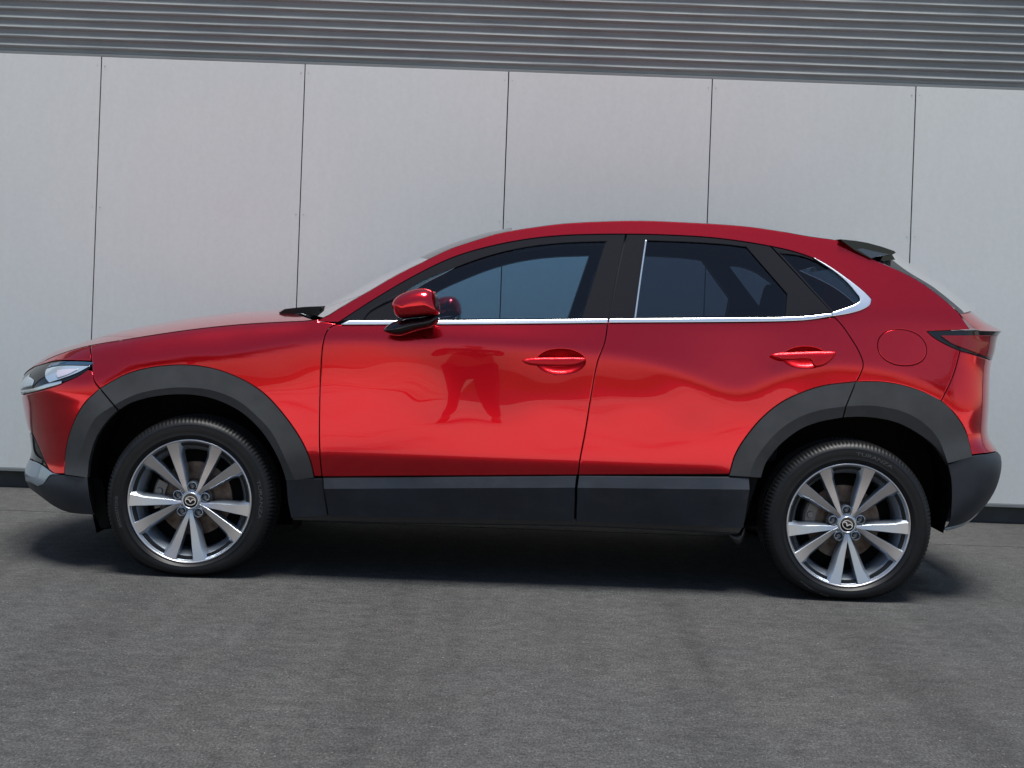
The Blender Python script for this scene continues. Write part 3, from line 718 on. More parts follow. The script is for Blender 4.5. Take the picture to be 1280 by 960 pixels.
# lamps --------------------------------------------------------------------------
panel('headlight', [LIGHT_LOW, LIGHT_TOP, [(24, 467), (15, 480), (20, 494), (28.6, 493.5)]], BLACK_G, car, off=-.006, gap=.001)
LAMP_B = mat('tinted_lamp_glass', (0.02, 0.055, 0.10), 0.06, 0, 0.8, 1.0); LAMP_I = mat('lamp_light_guide', (0.50, 0.47, 0.55), 0.2, 0.2, 0.5, 1.0)
panel('headlight_lens', [[(112, 457.5), (100, 457.2), (80, 457), (66, 458.5)], [(66, 458.5), (57.5, 462), (56.8, 472), (61.5, 478.5)], [(61.5, 478.5), (76, 473.5), (96, 466), (105, 461.5), (112, 457.5)]], LENS_W, car, off=-.002, gap=0.0)
panel('headlight_lens', [[(118.5, 453), (100, 452), (76, 452.2), (64, 454.8)], [(64, 454.8), (59, 459.5), (66, 458), (80, 456.2), (100, 456.4), (113, 456.4)], [(113, 456.4), (118.5, 453)]], LAMP_B, car, off=.000, gap=0.0)
panel('light_guide', [[(98, 461.2), (84, 461), (72, 462.5)], [(72, 462.5), (70, 468), (72, 472.5)], [(72, 472.5), (86, 467.5), (98, 461.2)]], LAMP_I, car, off=.0005, gap=0.0)
panel('headlight_cover', [[(22, 487), (26, 478), (31, 472)], [(31, 472), (37.5, 467)], [(37.5, 467), (36.5, 471), (42.5, 475), (40, 482.5)], [(40, 482.5), (22, 487.5)]], LENS_W, car, off=-.003, gap=0.0)
panel('headlight_trim', [[(22, 488.8), (41.5, 485.5), (58.7, 479.8), (76.7, 476)], [(76.7, 476), (77, 478.5), (58.7, 485), (41.5, 489.7), (22, 493)], [(22, 493), (22, 488.8)]], CHROME, car, off=.004, gap=0.0, depth=.01)
panel('tail_light', [[(1158.6, 414), (1180, 413.2), (1213, 412.4), (1260, 411)], [(1260, 411), (1262, 430), (1256, 454)], rv(TAIL_LOW)], BLACK_G, car, off=.001, gap=.0008)
panel('tail_light_lens', [[(1176, 419.5), (1200, 419.5), (1230, 419.3), (1262, 418.5)], [(1262, 418.5), (1258, 452), (1240, 448)], [(1240, 448), (1230, 445), (1205, 435.5), (1190, 429.5), (1183, 425), (1176, 419.5)]], LENS_R, car, off=.005, gap=0.0)

# spoiler and wiper cowl -----------------------------------------------------------
def prism(name, px, Y0, Y1, m, shrink=1.0, bevel=.003):
    a = [P(x, y, Y0) for x, y in px]; ym = (Y0 + Y1) / 2
    bm = bmesh.new(); r0 = [bm.verts.new(p) for p in a]; r1 = [bm.verts.new((p[0], Y1, p[2])) for p in a]
    mid = [bm.verts.new((p[0] + .02 * (shrink != 1), ym, p[2] + .02 * (shrink != 1))) for p in a]
    n = len(a)
    for i in range(n):
        j = (i + 1) % n; bm.faces.new((r0[i], r0[j], mid[j], mid[i])); bm.faces.new((mid[i], mid[j], r1[j], r1[i]))
    bm.faces.new(r0[::-1]); bm.faces.new(r1); bmesh.ops.recalc_face_normals(bm, faces=bm.faces)
    return bm_obj(name, bm, m, car, smooth=True, angle=25)
ys_ = -float(W(*S(1075, 315))) - .012
prism('spoiler', [(1050, 299.0), (1070, 301), (1085, 303.6), (1103, 308.6), (1117.5, 313.6), (1120, 315.8), (1115, 318.6), (1100, 318), (1089, 323.5), (1069, 313)], ys_, -ys_, BLACK_G, 1.02)
prism('spoiler_wing', [(1071, 311.5), (1089, 322.6), (1099, 320), (1113, 318), (1092, 314), (1078, 310.5)], ys_ - .006, ys_ + .02, mat('spoiler_side_reflection', (.05, .07, .10), .15, 0, .5))  # reflection on the spoiler underside put into this plate's bluish colour
prism('spoiler_wing', [(1104, 319.5), (1115, 318), (1119, 324.5), (1100, 327)], ys_ + .03, -ys_ - .03, BLACK_G)
bm = bmesh.new()
def sweep_y(bm, pts, yw, n=14, crown=.02):
    rows = []
    for k in range(n + 1):
        y = -yw + 2 * yw * k / n; rows.append([bm.verts.new((p[0] - crown * (1 - (y / yw) ** 2) * 3, y, p[1] + crown * (1 - (y / yw) ** 2))) for p in pts])
    for a, b in zip(rows[:-1], rows[1:]):
        for i in range(len(pts)): j = (i + 1) % len(pts); bm.faces.new((a[i], a[j], b[j], b[i]))
    bm.faces.new(rows[0][::-1]); bm.faces.new(rows[-1]); bmesh.ops.recalc_face_normals(bm, faces=bm.faces)
cp = [P(x, y, -.45)[::2] for x, y in [(355, 391), (362, 386.5), (380, 384.5), (408, 383.3), (402, 392), (388, 399), (372, 398), (360, 395)]]
sweep_y(bm, cp, .58, crown=.006); bm_obj('wiper_cowl', bm, BLACK, car, smooth=True, angle=40)
inflate('wiper', [(368, 393.5), (376, 391), (384, 393.5), (389, 397), (384, 397), (376, 394.5), (369, 396)], -.62, .008, .008, BLACK_G, car, grid=.004)

# door handles ------------------------------------------------------------------------
def bowl(name, poly, parent, depth=.024):
    vo, fs, _ = triangulate(poly, [], np.array([p for p in np.array([(x, z) for x in np.arange(poly[:, 0].min(), poly[:, 0].max(), .007) for z in np.arange(poly[:, 1].min(), poly[:, 1].max(), .007)]) if True])[lambda: slice(None)] if False else (lambda G: G[pip(poly, G) & (dist_poly(poly, G) > .002)])(np.array([(x, z) for x in np.arange(poly[:, 0].min(), poly[:, 0].max(), .006) for z in np.arange(poly[:, 1].min(), poly[:, 1].max(), .006)])))
    d = dist_poly(poly, vo); h = np.clip(d / d.max(), 0, 1); y = -(W(vo[:, 0], vo[:, 1])) + .001 + depth * (1 - (1 - h) ** 2) ** .45
    return mesh_obj(name, np.stack([vo[:, 0], y, vo[:, 1]], 1), [f if np.cross(vo[f[1]] - vo[f[0]], vo[f[2]] - vo[f[0]]) > 0 else f[::-1] for f in fs], PAINT_H, parent)
bowl('handle_recess', bowl_f, fd); bowl('handle_recess', bowl_r, rd)
base_s = lambda o: (lambda a, b: -(float(W(a, b)) + o))
Smap = lambda a, b: S(a, b)
hf = [(652.8, 450.4), (662, 447.6), (678, 446.8), (700, 446.6), (720, 446.4), (731, 447.6), (732.5, 449.2), (728, 453.5), (720, 456.6), (705, 458), (672, 457), (661, 455.6), (655, 453)]
hr = [(962.5, 443.8), (968, 441.6), (984, 440.4), (1005, 439.6), (1028, 439), (1042, 439.6), (1043.8, 441), (1040, 447), (1031, 455.5), (1018, 458.8), (1014, 455), (1012, 450.5), (985, 450.2), (972, 449)]
inflate('handle', hf, 0, .012, .010, PAINT_H, fd, grid=.004, mapper=Smap, base=base_s(.020), step=2.5, p=.25)
inflate('handle', hr, 0, .012, .010, PAINT_H, rd, grid=.004, mapper=Smap, base=base_s(.020), step=2.5, p=.25)
mirrored(fd); mirrored(rd)

# door mirrors --------------------------------------------------------------------------
mir = empty('door_mirror', (0, 0, 0), car)
MY = -1.0
inflate('mirror_housing', [(489.5, 381), (491.5, 376), (496, 371), (507.5, 364.8), (521.6, 361), (532.5, 360.6), (541, 364), (547, 373), (550, 384), (549.4, 392.3), (529, 395.8), (513.8, 397.3), (500, 398), (494, 393), (490.5, 386)], MY, .080, .075, PAINT, mir, grid=.006, p=.42)
inflate('mirror_base', [(479.4, 413.6), (482.5, 408.6), (492, 402.5), (507.5, 398.4), (529, 396.2), (549, 392.6), (547.4, 403), (541, 408.5), (521.6, 413.3), (500, 419.6), (487, 418)], MY + .02, .06, .10, BLACK_G, mir, grid=.006, p=.7)
bm = bmesh.new(); add_box(bm, (P(505, 405, MY)[0], MY + .05, P(505, 409, MY)[2]), (P(540, 405, MY)[0], -.83, P(505, 399, MY)[2]), .006); bm_obj('mirror_arm', bm, BLACK_S, mir)
gx_, _, gz_ = P(549, 379, MY)
th = math.radians(26); bm = bmesh.new()
ring = [(.078 * math.copysign(abs(math.cos(t)) ** .7, math.cos(t)), .046 * math.copysign(abs(math.sin(t)) ** .75, math.sin(t))) for t in np.linspace(0, 2 * PI, 36, endpoint=False)]
def gp(u, v, d): return (gx_ - .034 - math.sin(th) * u + math.cos(th) * d, MY + .012 + math.cos(th) * u + math.sin(th) * d, gz_ + v)
fr_ = [bm.verts.new(gp(u, v, 0)) for u, v in ring]; bk_ = [bm.verts.new(gp(u, v, -.012)) for u, v in ring]
bm.faces.new(fr_); bm.faces.new(bk_[::-1]).material_index = 1
for i in range(36): bm.faces.new((fr_[i], bk_[i], bk_[(i + 1) % 36], fr_[(i + 1) % 36])).material_index = 1
bmesh.ops.recalc_face_normals(bm, faces=bm.faces); bm_obj('mirror_glass', bm, MIRROR, mir, mats=[MIRROR, BLACK_S])
mirrored(mir)

# inner shell, floor, arch liners ---------------------------------------------------------
af_in = [(118, 668), (112, 640), (108, 600), (111, 572), (119, 546), (134, 522), (150, 509), (165, 501), (194, 493.5), (231, 491), (265.6, 496), (302, 512), (327, 535), (346, 563), (357, 590), (363, 640), (364, 668)]
ar_in = [(928, 672), (936, 640), (950, 596), (957, 577), (970, 559), (985, 545), (1003, 533), (1027, 524.5), (1054, 520), (1075, 519), (1100, 521), (1127, 528), (1153, 541), (1173, 558), (1187, 580), (1192, 620), (1182, 668)]
for crv in (af_in, ar_in):
    c = np.array([S(*p) for p in catmull(crv, 5)]); bm = bmesh.new(); rows = []
    for f_, yo in ((1.0, -.83), (1.0, -.55)):
        rows.append([bm.verts.new((p[0], max(yo, -float(W(p[0], p[1])) + .03) if yo < -.6 else yo, p[1])) for p in c])
    for i in range(len(c) - 1): bm.faces.new((rows[0][i], rows[0][i + 1], rows[1][i + 1], rows[1][i]))
    bm.faces.new(rows[1]); mirrored(bm_obj('arch_liner', bm, LINER, car, smooth=False))
hole = lambda crv: np.array([S(*p) for p in catmull(crv + [crv[0]], 6)[:-1]])
def ccw(q): q = dedupe(q); return q if area2(q) > 0 else q[::-1]
def hp(crv):
    c = catmull(crv, 6); return ccw(np.array([S(*p) for p in c]))
shell_out = [[(100, 440), (247, 420), (398, 412), (700, 409), (1040, 400), (1130, 400), (1185, 412)], [(1185, 412), (1225, 470), (1225, 560), (1215, 610)], [(1215, 610), (1193, 650)]]
sh = []
for s in shell_out: sh += catmull(s, 6)[:-1]
sh += [(1193, 650)] + catmull(ar_in, 6)[::-1][6:-4] + catmull([(926, 660), (720, 653), (366, 646)], 6) + catmull(af_in, 6)[::-1][6:-6] + catmull([(108, 636), (70, 610), (60, 560), (60, 490), (100, 440)], 6)[:-1]
panel('inner_shell', None, BLACK, car, off=-.028, poly=ccw(np.array([S(*p) for p in sh])), gap=0, roll=0, depth=.003)
bm = bmesh.new(); add_box(bm, (-1.8, -.56, .27), (1.75, .56, .34), .01); add_box(bm, (-.88, -.76, .29), (.86, .76, .33), .005); add_box(bm, (-1.95, -.5, .34), (-.95, .5, .86), .02); add_box(bm, (1.2, -.5, .34), (1.85, .5, .82), .02)
bm_obj('underbody', bm, BLACK, car)

# cabin ---------------------------------------------------------------------------------------
def seat(x, y, w_, name='seat', h=.62):
    s = empty(name, (x, y, .62), car)
    bm = bmesh.new(); add_box(bm, (-.42, -w_ / 2, -.10), (.10, w_ / 2, .06), .04); bm_obj('cushion', bm, FABRIC, s, smooth=True)
    bm = bmesh.new(); add_box(bm, (-.06, -w_ / 2, 0), (.08, w_ / 2, h), .05); o = bm_obj('backrest', bm, FABRIC, s, smooth=True); o.rotation_euler = (0, .30, 0); o.location = (.06, 0, 0)
    for dy in ([0] if w_ < .7 else [-.38, .38]):
        bm = bmesh.new(); add_box(bm, (-.05, dy - .13, h + .02), (.05, dy + .13, h + .19), .035); add_tube(bm, (0, dy - .06, h - .03), (0, dy - .06, h + .05), .007); add_tube(bm, (0, dy + .06, h - .03), (0, dy + .06, h + .05), .007)
        o = bm_obj('headrest', bm, FABRIC, s, smooth=True); o.rotation_euler = (0, .22, 0); o.location = (.10, 0, -.01)
    return s
seat(.15, -.37, .50, h=.56); seat(.15, .37, .50, h=.56); seat(1.02, 0, 1.2, h=.52)
bm = bmesh.new()
sweep_y(bm, [(-.92, .85), (-.92, 1.0), (-.72, 1.03), (-.52, .99), (-.45, .9), (-.5, .7), (-.9, .6)], .68, crown=.005); bm_obj('dashboard', bm, TRIM_IN, car, smooth=True, angle=40)
bm = bmesh.new(); lathe(bm, [(.185 + .013 * math.cos(t), .013 * math.sin(t)) for t in np.linspace(0, 2 * PI, 11)], 48); add_box(bm, (-.17, -.012, -.02), (.17, .012, .02), .006); add_box(bm, (-.05, -.02, -.05), (.05, .015, .05), .01)
o = bm_obj('steering_wheel', bm, BLACK_S, car, smooth=True, angle=40); o.rotation_euler = (0, math.radians(-25), PI / 2); o.rotation_mode = 'XYZ'; o.location = (-.40, -.37, .93)
o.rotation_euler = Matrix.Rotation(math.radians(-66), 3, 'Y').to_euler(); o.rotation_euler = (Matrix.Rotation(math.radians(-22), 3, 'Y') @ Matrix.Rotation(PI / 2, 3, 'Z')).to_euler()
# roof lining
rl = [(x, y, z - .035) for x, y, z in roofE]; loft('headliner', [(x, y + .05, z) for x, y, z in rl], [(x, 0, z + .01) for x, y, z in rl], HEADLIN, car, p=2, flip=True)

# ================================================================== WHEELS
RT = .3395; ZC = .306; CL = ZC / 1.022
def text_arc(name, s, r, ang, height, stretch, y, m, parent):
    cu = bpy.data.curves.new('t', 'FONT'); cu.body = s; cu.size = 1; cu.align_x = 'CENTER'; cu.extrude = .0
    ob = bpy.data.objects.new('t', cu); C.objects.link(ob); dg = bpy.context.evaluated_depsgraph_get(); dg.update()
    me = ob.evaluated_get(dg).to_mesh(); V = [v.co.copy() for v in me.vertices]; F = [tuple(p.vertices) for p in me.polygons]
    bpy.data.objects.remove(ob); bpy.data.curves.remove(cu)
    out_ = []
    for v in V:
        a = math.radians(ang) - v.x * stretch * height / r; rr = r + (v.y - .35) * height
        out_.append((rr * math.cos(a), y + (rr - .29) ** 2 * 6, rr * math.sin(a)))
    n = len(out_); allv = out_
    return mesh_obj(name, allv, F, m, parent, smooth=False)
def make_wheel(x, rot, txt1, txt2):
    wh = empty('wheel', (x, -.785, ZC), car)
    # tyre
    seg = 384; half = [(.2425, -.086), (.248, -.096), (.256, -.1015), (.262, -.1045), (.2635, -.1055), (.266, -.1045), (.278, -.1065), (.292, -.1072), (.304, -.1055), (.3045, -.1066), (.3065, -.1060), (.315, -.1015), (.3225, -.0955), (.3285, -.088), (.3335, -.0785), (.3365, -.068)]
    tread = [(.3378, -.058), (.3295, -.0572), (.3295, -.0490), (.3385, -.0480), (.3395, -.018), (.331, -.0172), (.331, -.009), (.3395, -.0082)]
    prof = half + tread + [(r, -y) for r, y in tread[::-1]] + [(r, -y) for r, y in half[::-1]] + [(.22, .08), (.22, -.08), (.2425, -.086)]
    prof = [(r if r < .2425 else .2425 + (r - .2425) * .975, y) for r, y in prof]; RM = .2425 + (.3395 - .2425) * .975
    bm = bmesh.new(); rings = lathe(bm, prof, seg)
    for k, rg in enumerate(rings[:len(prof) - 3]):
        y = prof[k][1]; r = prof[k][0]
        if r > .314:
            for i, v in enumerate(rg):
                ph = (i + (0 if abs(y) > .06 else (2 if y > 0 else 1))) % 3
                if ph == 0 and (abs(y) > .0585):
                    f = (r - .0036) / r; v.co.x *= f; v.co.z *= f
                elif ph == 0 and abs(y) < .05 and r > .333:
                    f = (r - .0022) / r; v.co.x *= f; v.co.z *= f
    for v in bm.verts:
        r = math.hypot(v.co.x, v.co.z); sn = max(0, -v.co.z / r)
        if r > .2465 and sn > 0:
            k = ((RM - (RM - CL) * sn ** 5) - .2465) / (RM - .2465); r2 = .2465 + (r - .2465) * k; v.co.x *= r2 / r; v.co.z *= r2 / r; v.co.y *= 1 + .10 * (1 - k)
    ty = bm_obj('tyre', bm, RUBBER, wh, smooth=True, angle=38)
    for (t, a, hgt, st) in ((txt1[0], txt1[1], .019, 1.75), (txt2[0], txt2[1], .0155, 1.25)): text_arc('lettering', t, .2855, a, hgt, st, -.1084, RUBBER_T, wh)
    # rim barrel
    bm = bmesh.new()
    lathe(bm, [(.2445, -.084), (.2462, -.090), (.2462, -.0965), (.2435, -.099), (.2395, -.0965), (.2365, -.089), (.2345, -.086), (.220, -.066), (.205, -.045), (.200, -.025), (.199, .03), (.204, .06), (.232, .09)], 110)
    bm_obj('rim', bm, ALLOY_P, wh, smooth=True, angle=40)
    bm = bmesh.new(); lathe(bm, [(.2455, -.0968), (.2435, -.0995), (.2405, -.0990), (.2385, -.0962)], 110); bm_obj('rim_lip', bm, ALLOY, wh, smooth=True)
    # spokes
    st_r = [.026, .045, .065, .09, .12, .15, .18, .21, .232, .242]
    lat = [.0035, .0055, .0085, .0160, .0245, .0325, .0410, .0498, .0560, .0585]
    hw = [.0035, .0068, .0092, .0120, .0140, .0160, .0185, .0208, .0230, .0240]
    yy = [-.066, -.073, -.0755, -.0778, -.080, -.083, -.0865, -.0905, -.0940, -.0960]
    bw = [.001, .002, .003, .0085, .0115, .0125, .013, .0145, .019, .024]
    def spoke_mesh(sg):
        bm = bmesh.new(); rows = []
        for r, l, h, y, b in zip(st_r, lat, hw, yy, bw):
            row = [(l - h * 1.12, y + .045), (l - h * 1.06, y + .010), (l - h, y + .0016), (l - h + .0016, y), (l + h - .0016, y + .003), (l + h, y + .0045), (l + h + b * .75, y + .018), (l + h + b, y + .045)]
            rr = []
            for (t, yv) in row:
                x_ = math.sqrt(max(r * r - t * t, 1e-6)) if r > .2 else r; rr.append(bm.verts.new((x_, yv, sg * t)))
            rows.append(rr)
        for a, b in zip(rows[:-1], rows[1:]):
            for i in range(len(a) - 1):
                f = bm.faces.new((a[i], a[i + 1], b[i + 1], b[i])); f.material_index = 0 if i == 3 else 1; f.smooth = True
        for rr in (rows[0], rows[-1]): bm.faces.new(rr)
        bmesh.ops.recalc_face_normals(bm, faces=bm.faces)
        me = bpy.data.meshes.new('spoke'); bm.to_mesh(me); bm.free(); me.materials.append(ALLOY); me.materials.append(ALLOY_P); me.set_sharp_from_angle(angle=math.radians(30)); return me
    for sg in (1, -1):
        me = spoke_mesh(sg)
        for k in range(5):
            o = bpy.data.objects.new('spoke', me); C.objects.link(o); o.parent = wh; o.rotation_euler = (0, -math.radians(126 + rot + 72 * k), 0)
    # hub, lugs
    bm = bmesh.new(); lathe(bm, [(.0001, -.068), (.030, -.070), (.037, -.070), (.042, -.066), (.046, -.055), (.050, -.03)], 50); bm_obj('hub', bm, ALLOY_P, wh, smooth=True, angle=50)
    lug = pocket = None
    for k in range(5):
        a = math.radians(90 + rot + 72 * k); px_, pz_ = .0565 * math.cos(a), .0565 * math.sin(a)
        if lug is None:
            bm = bmesh.new(); lathe(bm, [(.0195, -.030), (.0198, -.064), (.0186, -.0715), (.0168, -.0725), (.0150, -.066), (.0140, -.042), (.0001, -.041)], 28)
            pocket = bm_obj('lug_seat', bm, ALLOY_P, wh, smooth=True, angle=40)
            bm = bmesh.new(); lathe(bm, [(.0105, -.036), (.0100, -.060), (.0075, -.0650), (.0001, -.0658)], 8); lug = bm_obj('lug_nut', bm, CAST, wh, smooth=False)
            pocket.location = (px_, 0, pz_); lug.location = (px_, 0, pz_)
        else:
            for s_ in (pocket, lug): o = s_.copy(); C.objects.link(o); o.parent = wh; o.location = (px_, 0, pz_)
    # cap with the winged ring
    bm = bmesh.new(); lathe(bm, [(.0325, -.066), (.0330, -.0775), (.0318, -.0792), (.0292, -.0792), (.0285, -.0775)], 40, mi=1); lathe(bm, [(.0287, -.0778), (.0001, -.0790)], 40, mi=0)
    def ribbon(pts, wd, yv, closed=False):
        n = len(pts); L_, R_ = [], []
        for i, p in enumerate(pts):
            a = pts[(i - 1) % n] if (closed or i) else p; b = pts[(i + 1) % n] if (closed or i < n - 1) else p
            d = Vector((b[0] - a[0], b[1] - a[1])).normalized(); w_ = wd[i] if isinstance(wd, list) else wd
            L_.append(bm.verts.new((p[0] - d.y * w_, yv, p[1] + d.x * w_))); R_.append(bm.verts.new((p[0] + d.y * w_, yv, p[1] - d.x * w_)))
        for i in range(n if closed else n - 1):
            j = (i + 1) % n; f = bm.faces.new((L_[i], R_[i], R_[j], L_[j])); f.material_index = 1
    ribbon([(.0205 * math.cos(t), .0165 * math.sin(t)) for t in np.linspace(0, 2 * PI, 40, endpoint=False)], .0015, -.0802, True)
    ribbon([(-.0195, .0015), (-.0155, .0052), (-.010, .0062), (-.0055, .0035), (-.0025, -.0010), (0, -.0050), (.0025, -.0010), (.0055, .0035), (.010, .0062), (.0155, .0052), (.0195, .0015)], [.0006, .0018, .0022, .0022, .0022, .0026, .0022, .0022, .0022, .0018, .0006], -.0806)
    o = bm_obj('hub_cap', bm, BLACK_G, wh, mats=[BLACK_G, CHROME]); o.rotation_euler = (0, -math.radians(rot * (1 if rot < 0 else -8)), 0)
    # brake disc and caliper
    bm = bmesh.new(); lathe(bm, [(.0001, -.03), (.075, -.03), (.078, .0), (.082, .004), (.148, .004), (.149, .02), (.08, .022)], 60); bm_obj('brake_disc', bm, RUST, wh, smooth=True, angle=30)
    bm = bmesh.new(); lathe(bm, [(.118, -.022), (.158, -.026), (.166, -.016), (.166, .04), (.118, .04), (.118, -.022)], 16, a0=math.radians(152), a1=math.radians(196)); [add_tube(bm, (-.138, -.02, zz), (-.138, -.032, zz), .016, .012) for zz in (-.025, .028)]; bmesh.ops.recalc_face_normals(bm, faces=bm.faces); bm_obj('brake_caliper', bm, CAST, wh, smooth=True, angle=30)
    bm = bmesh.new(); lathe(bm, [(.0001, .03), (.21, .03), (.21, .06), (.0001, .06)], 40); bm_obj('dust_shield', bm, BLACK, wh)
    wh.scale = (1.022, 1, 1.022)
    return wh
xa, xb = P(236.5, 626, -.885)[0], P(1061, 656, -.885)[0]
wf = make_wheel(xa, -3, ('TURANZA', 4), ('BRIDGESTONE', 190)); wr = make_wheel(xb, 3, ('TURANZA', 71), ('BRIDGESTONE', 243))
for wv in (wf, wr):
    r = wv.copy(); C.objects.link(r); r.parent = car; r.location = (wv.location.x, .785, ZC); r.rotation_euler = (0, 0, PI)
    for ch in list(wv.children):
        d = ch.copy(); C.objects.link(d); d.parent = r

# ================================================================== BEHIND THE CAMERA (what the paint and the glass mirror)
ROADM = mat('road_asphalt', (0.07, 0.07, 0.072), 0.9, 0, 0.2)
_v = coords(ROADM); _n = noise(ROADM, _v, 3, 6, .7); L(ROADM, ramp(ROADM, _n, [(.3, (.055, .055, .057)), (.7, (.10, .10, .10))]), bsdf(ROADM).inputs['Base Color'])
tag(mesh_obj('road', [(-60, -19, .008), (60, -19, .008), (60, -12.5, .008), (-60, -12.5, .008)], [(0, 1, 2, 3)], ROADM, smooth=False), kind='structure')
GRASSM = mat('mown_grass', (0.06, 0.09, 0.03), 0.95, 0, 0.1)
_v = coords(GRASSM); _n = noise(GRASSM, _v, 2, 6, .7); L(GRASSM, ramp(GRASSM, _n, [(.3, (.04, .07, .02)), (.7, (.12, .12, .05))]), bsdf(GRASSM).inputs['Base Color'])
tag(mesh_obj('verge', [(-60, -60, .012), (60, -60, .012), (60, -19.15, .012), (-60, -19.15, .012)], [(0, 1, 2, 3)], GRASSM, smooth=False), kind='structure')
REFLECTOR = mat('reflector_strip_sand', (0.6, 0.5, 0.4), 0.9, 0, 0.2)
_v = coords(REFLECTOR); _n = noise(REFLECTOR, _v, .9, 7, .7); L(REFLECTOR, ramp(REFLECTOR, _n, [(.36, (.34, .27, .20)), (.5, (.62, .50, .38)), (.7, (.72, .60, .47))]), bsdf(REFLECTOR).inputs['Base Color'])
tag(mesh_obj('reflector_strip', [(-7.5, -60, .016), (-1.2, -60, .016), (-.75, -12.4, .016), (-5.4, -12.4, .016)], [(0, 1, 2, 3)], REFLECTOR, smooth=False), kind='structure')  # unseen pale strip, added to brighten the reflection in the front door
BARK = mat('tree_bark', (0.09, 0.07, 0.055), 0.9)
def leafm(n, a, b):
    m = mat(n, a, 0.7); oi = N(m, 'ShaderNodeNewGeometry'); L(m, ramp(m, oi.outputs['Random Per Island'], [(0.1, a), (0.9, b)]), bsdf(m).inputs['Base Color']); return m
LEAF_O = leafm('orange_leaves', (0.38, 0.10, 0.015), (0.60, 0.26, 0.03)); LEAF_G = leafm('green_leaves', (0.05, 0.09, 0.02), (0.12, 0.14, 0.03))
def tree(x, y, h, r, lm, label):
    t = tag(empty('tree', (x, y, 0)), label, 'tree', 'trees across the road')
    bm = bmesh.new(); rnd = random.Random(int(x * 10)); add_tube(bm, (0, 0, 0), (0, 0, h * .45), .17, .12, 12); tips = []
    for k in range(9):
        a = k * 2.4; e = rnd.uniform(.5, 1.0); st = Vector((0, 0, h * (.28 + .02 * k))); en = st + Vector((math.cos(a) * r * .75 * e, math.sin(a) * r * .75 * e, h * .4 * rnd.uniform(.6, 1.1)))
        add_tube(bm, st, en, .06, .015, 7); tips += [en, (st + en) / 2]
    add_tube(bm, (0, 0, h * .45), (0, 0, h * .9), .12, .03, 10); tips.append(Vector((0, 0, h * .85)))
    bm_obj('trunk', bm, BARK, t)
    cl_ = [(p + Vector((rnd.gauss(0, .3), rnd.gauss(0, .3), rnd.gauss(0, .3))) * r * .5, rnd.uniform(.25, .5) * r) for p in tips for _ in range(2)]
    V, F = [], []
    for _ in range(5200):
        c, rad = rnd.choice(cl_); d = Vector((rnd.gauss(0, 1), rnd.gauss(0, 1), rnd.gauss(0, .8))).normalized() * rad * rnd.random() ** .4; p = c + d
        u = Vector((rnd.gauss(0, 1), rnd.gauss(0, 1), rnd.gauss(0, 1))).normalized(); w_ = u.orthogonal().normalized(); sz = rnd.uniform(.05, .11); b = len(V)
        V += [p - u * sz, p + w_ * sz * .6, p + u * sz, p - w_ * sz * .6]; F.append((b, b + 1, b + 2, b + 3))
    mesh_obj('crown', V, F, lm, t, smooth=False)
tree(-8.2, -20.5, 6.6, 2.2, LEAF_O, 'small orange tree on the verge, mirrored in the front wing')
tree(-12, -22, 7.5, 2.6, LEAF_O, 'round orange autumn tree second along the verge')
tree(-16.5, -24, 9, 3.2, LEAF_O, 'tallest orange tree farthest towards the front of the car')
tree(-13.5, -29, 8, 2.8, LEAF_G, 'green tree standing behind the orange trees')
tree(21, -27, 7, 2.6, LEAF_G, 'lone green tree far behind the rear of the car')

# the photographer, standing just behind the lens; the doors mirror this figure
JACKET = mat('dark_jacket_cloth', (0.018, 0.02, 0.028), 0.85); JEANS = mat('blue_jeans', (0.03, 0.04, 0.07), 0.9); SKIN = mat('skin', (0.42, 0.24, 0.17), 0.55); HAIR = mat('brown_hair', (0.035, 0.02, 0.012), 0.7); SHOE = mat('dark_shoe', (0.02, 0.02, 0.02), 0.6)
def skinned(name, chains, m, parent, sub=2, loc=(0, 0, 0)):
    """chains: lists of (x, y, z, radius); a chain whose first point equals an existing one joins there"""
    V, E, R, idx = [], [], [], {}
    for c in chains:
        prev = None
        for p in c:
            k = tuple(round(a, 4) for a in p[:3])
            if k not in idx: idx[k] = len(V); V.append(p[:3]); R.append(p[3])
            if prev is not None: E.append((prev, idx[k]))
            prev = idx[k]
    me = bpy.data.meshes.new(name); me.from_pydata(V, E, []); o = bpy.data.objects.new(name, me); C.objects.link(o)
    md = o.modifiers.new('s', 'SKIN'); md.use_smooth_shade = True
    lay = me.skin_vertices[0].data if me.skin_vertices else None
    if lay is None:
        bm = bmesh.new(); bm.from_mesh(me); bm.verts.layers.skin.verify(); bm.to_mesh(me); bm.free(); lay = me.skin_vertices[0].data
    for i, r in enumerate(R): lay[i].radius = (r, r) if not isinstance(r, tuple) else r; lay[i].use_root = (i == 0)
    s2 = o.modifiers.new('d', 'SUBSURF'); s2.levels = sub; s2.render_levels = sub
    dg = bpy.context.evaluated_depsgraph_get(); dg.update(); nm = bpy.data.meshes.new_from_object(o.evaluated_get(dg))
    bpy.data.objects.remove(o); nm.name = name; nm.materials.clear(); nm.materials.append(m); nm.polygons.foreach_set('use_smooth', [True] * len(nm.polygons))
    q = bpy.data.objects.new(name, nm); C.objects.link(q); q.parent = parent; q.location = loc; return q
who = tag(empty('person', (-.34, -6.82, 0)), 'person in dark jacket and jeans holding a phone, mirrored in the front door', 'person')
head = [(0, .17, 1.42, .055), (0, .205, 1.50, .06), (0, .235, 1.555, .085), (0, .24, 1.63, .092), (0, .235, 1.70, .07)]
body = [[(0, -.06, .93, (.15, .12)), (0, .0, 1.08, (.135, .11)), (0, .08, 1.24, (.155, .12)), (0, .13, 1.35, (.12, .10))] + head]
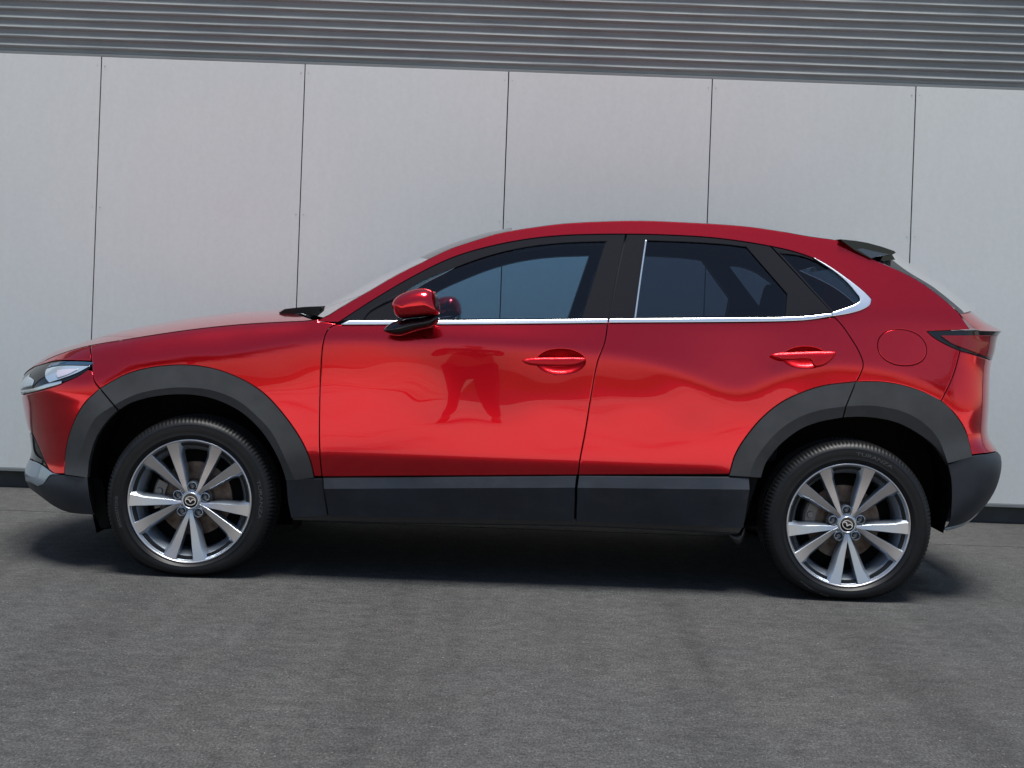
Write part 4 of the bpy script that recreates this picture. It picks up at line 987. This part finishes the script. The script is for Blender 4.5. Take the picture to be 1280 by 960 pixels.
for sx in (-1, 1):
    body.append([(0, -.06, .93, (.15, .12)), (sx * .11, -.06, .84, .10), (sx * .18, .02, .50, .065), (sx * .22, -.05, .12, .045), (sx * .225, .07, .05, .04)])
    body.append([(0, .13, 1.35, (.12, .10)), (sx * .17, .12, 1.33, .065), (sx * .24, .13, 1.08, .048), (sx * .10, .33, 1.10, .034), (sx * .075, .365, 1.10, .026)])
skinned('body', body, SKIN, who)
jac = [[(0, -.06, .90, (.165, .135)), (0, .0, 1.08, (.155, .128)), (0, .08, 1.24, (.172, .135)), (0, .13, 1.36, (.12, .105))]]
for sx in (-1, 1): jac.append([(0, .13, 1.36, (.12, .105)), (sx * .17, .12, 1.33, .08), (sx * .245, .13, 1.08, .062), (sx * .13, .29, 1.095, .046)])
skinned('jacket', jac, JACKET, who)
jn = [[(0, -.06, .90, (.150, .125))]]
for sx in (-1, 1): jn.append([(0, -.06, .90, (.150, .125)), (sx * .11, -.06, .82, .115), (sx * .18, .02, .50, .082), (sx * .22, -.05, .10, .064)])
skinned('jeans', jn, JEANS, who)
for sx in (-1, 1):
    bm = bmesh.new(); add_box(bm, (-.05, -.10, .0), (.05, .18, .075), .03); o = bm_obj('shoe', bm, SHOE, who, smooth=True); o.location = (sx * .222, -.03, .004)
    for k, (dz, ln) in enumerate([(.018, .062), (.006, .070), (-.007, .066), (-.019, .054)]):
        skinned('finger', [[(sx * .075, .372, 1.10 + dz, .010), (sx * .068, .395, 1.10 + dz, .009), (sx * (.068 - ln * .35), .402, 1.10 + dz, .008), (sx * (.062 - ln * .62), .396, 1.10 + dz, .007)]], SKIN, who, 1)
    skinned('thumb', [[(sx * .072, .355, 1.075, .012), (sx * .055, .362, 1.078, .010), (sx * .036, .368, 1.088, .009)]], SKIN, who, 1)
skinned('hair', [[(0, .20, 1.60, .088), (0, .205, 1.68, .095), (0, .225, 1.725, .07)]], HAIR, who)
skinned('nose', [[(0, .318, 1.63, .010), (0, .336, 1.60, .014), (0, .33, 1.592, .013)]], SKIN, who, 1)
for sx in (-1, 1):
    bm = bmesh.new(); bmesh.ops.create_uvsphere(bm, u_segments=12, v_segments=8, radius=.014); o = bm_obj('eye', bm, SHOE, who, smooth=True); o.location = (sx * .033, .316, 1.635)
    skinned('ear', [[(sx * .088, .235, 1.59, .012), (sx * .097, .228, 1.62, .016), (sx * .093, .225, 1.645, .012)]], SKIN, who, 1)
skinned('mouth', [[(-.022, .318, 1.563, .005), (0, .326, 1.561, .007), (.022, .318, 1.563, .005)]], mat('lips', (.30, .11, .10), .5), who, 1)
bm = bmesh.new(); add_box(bm, (-.078, -.004, -.037), (.078, .004, .037), .003)
ph = bm_obj('phone', bm, BLACK_G, smooth=False); ph.location = (-.34, -6.425, 1.10); tag(ph, 'black phone held sideways in the hands of the person photographing the car', 'phone')
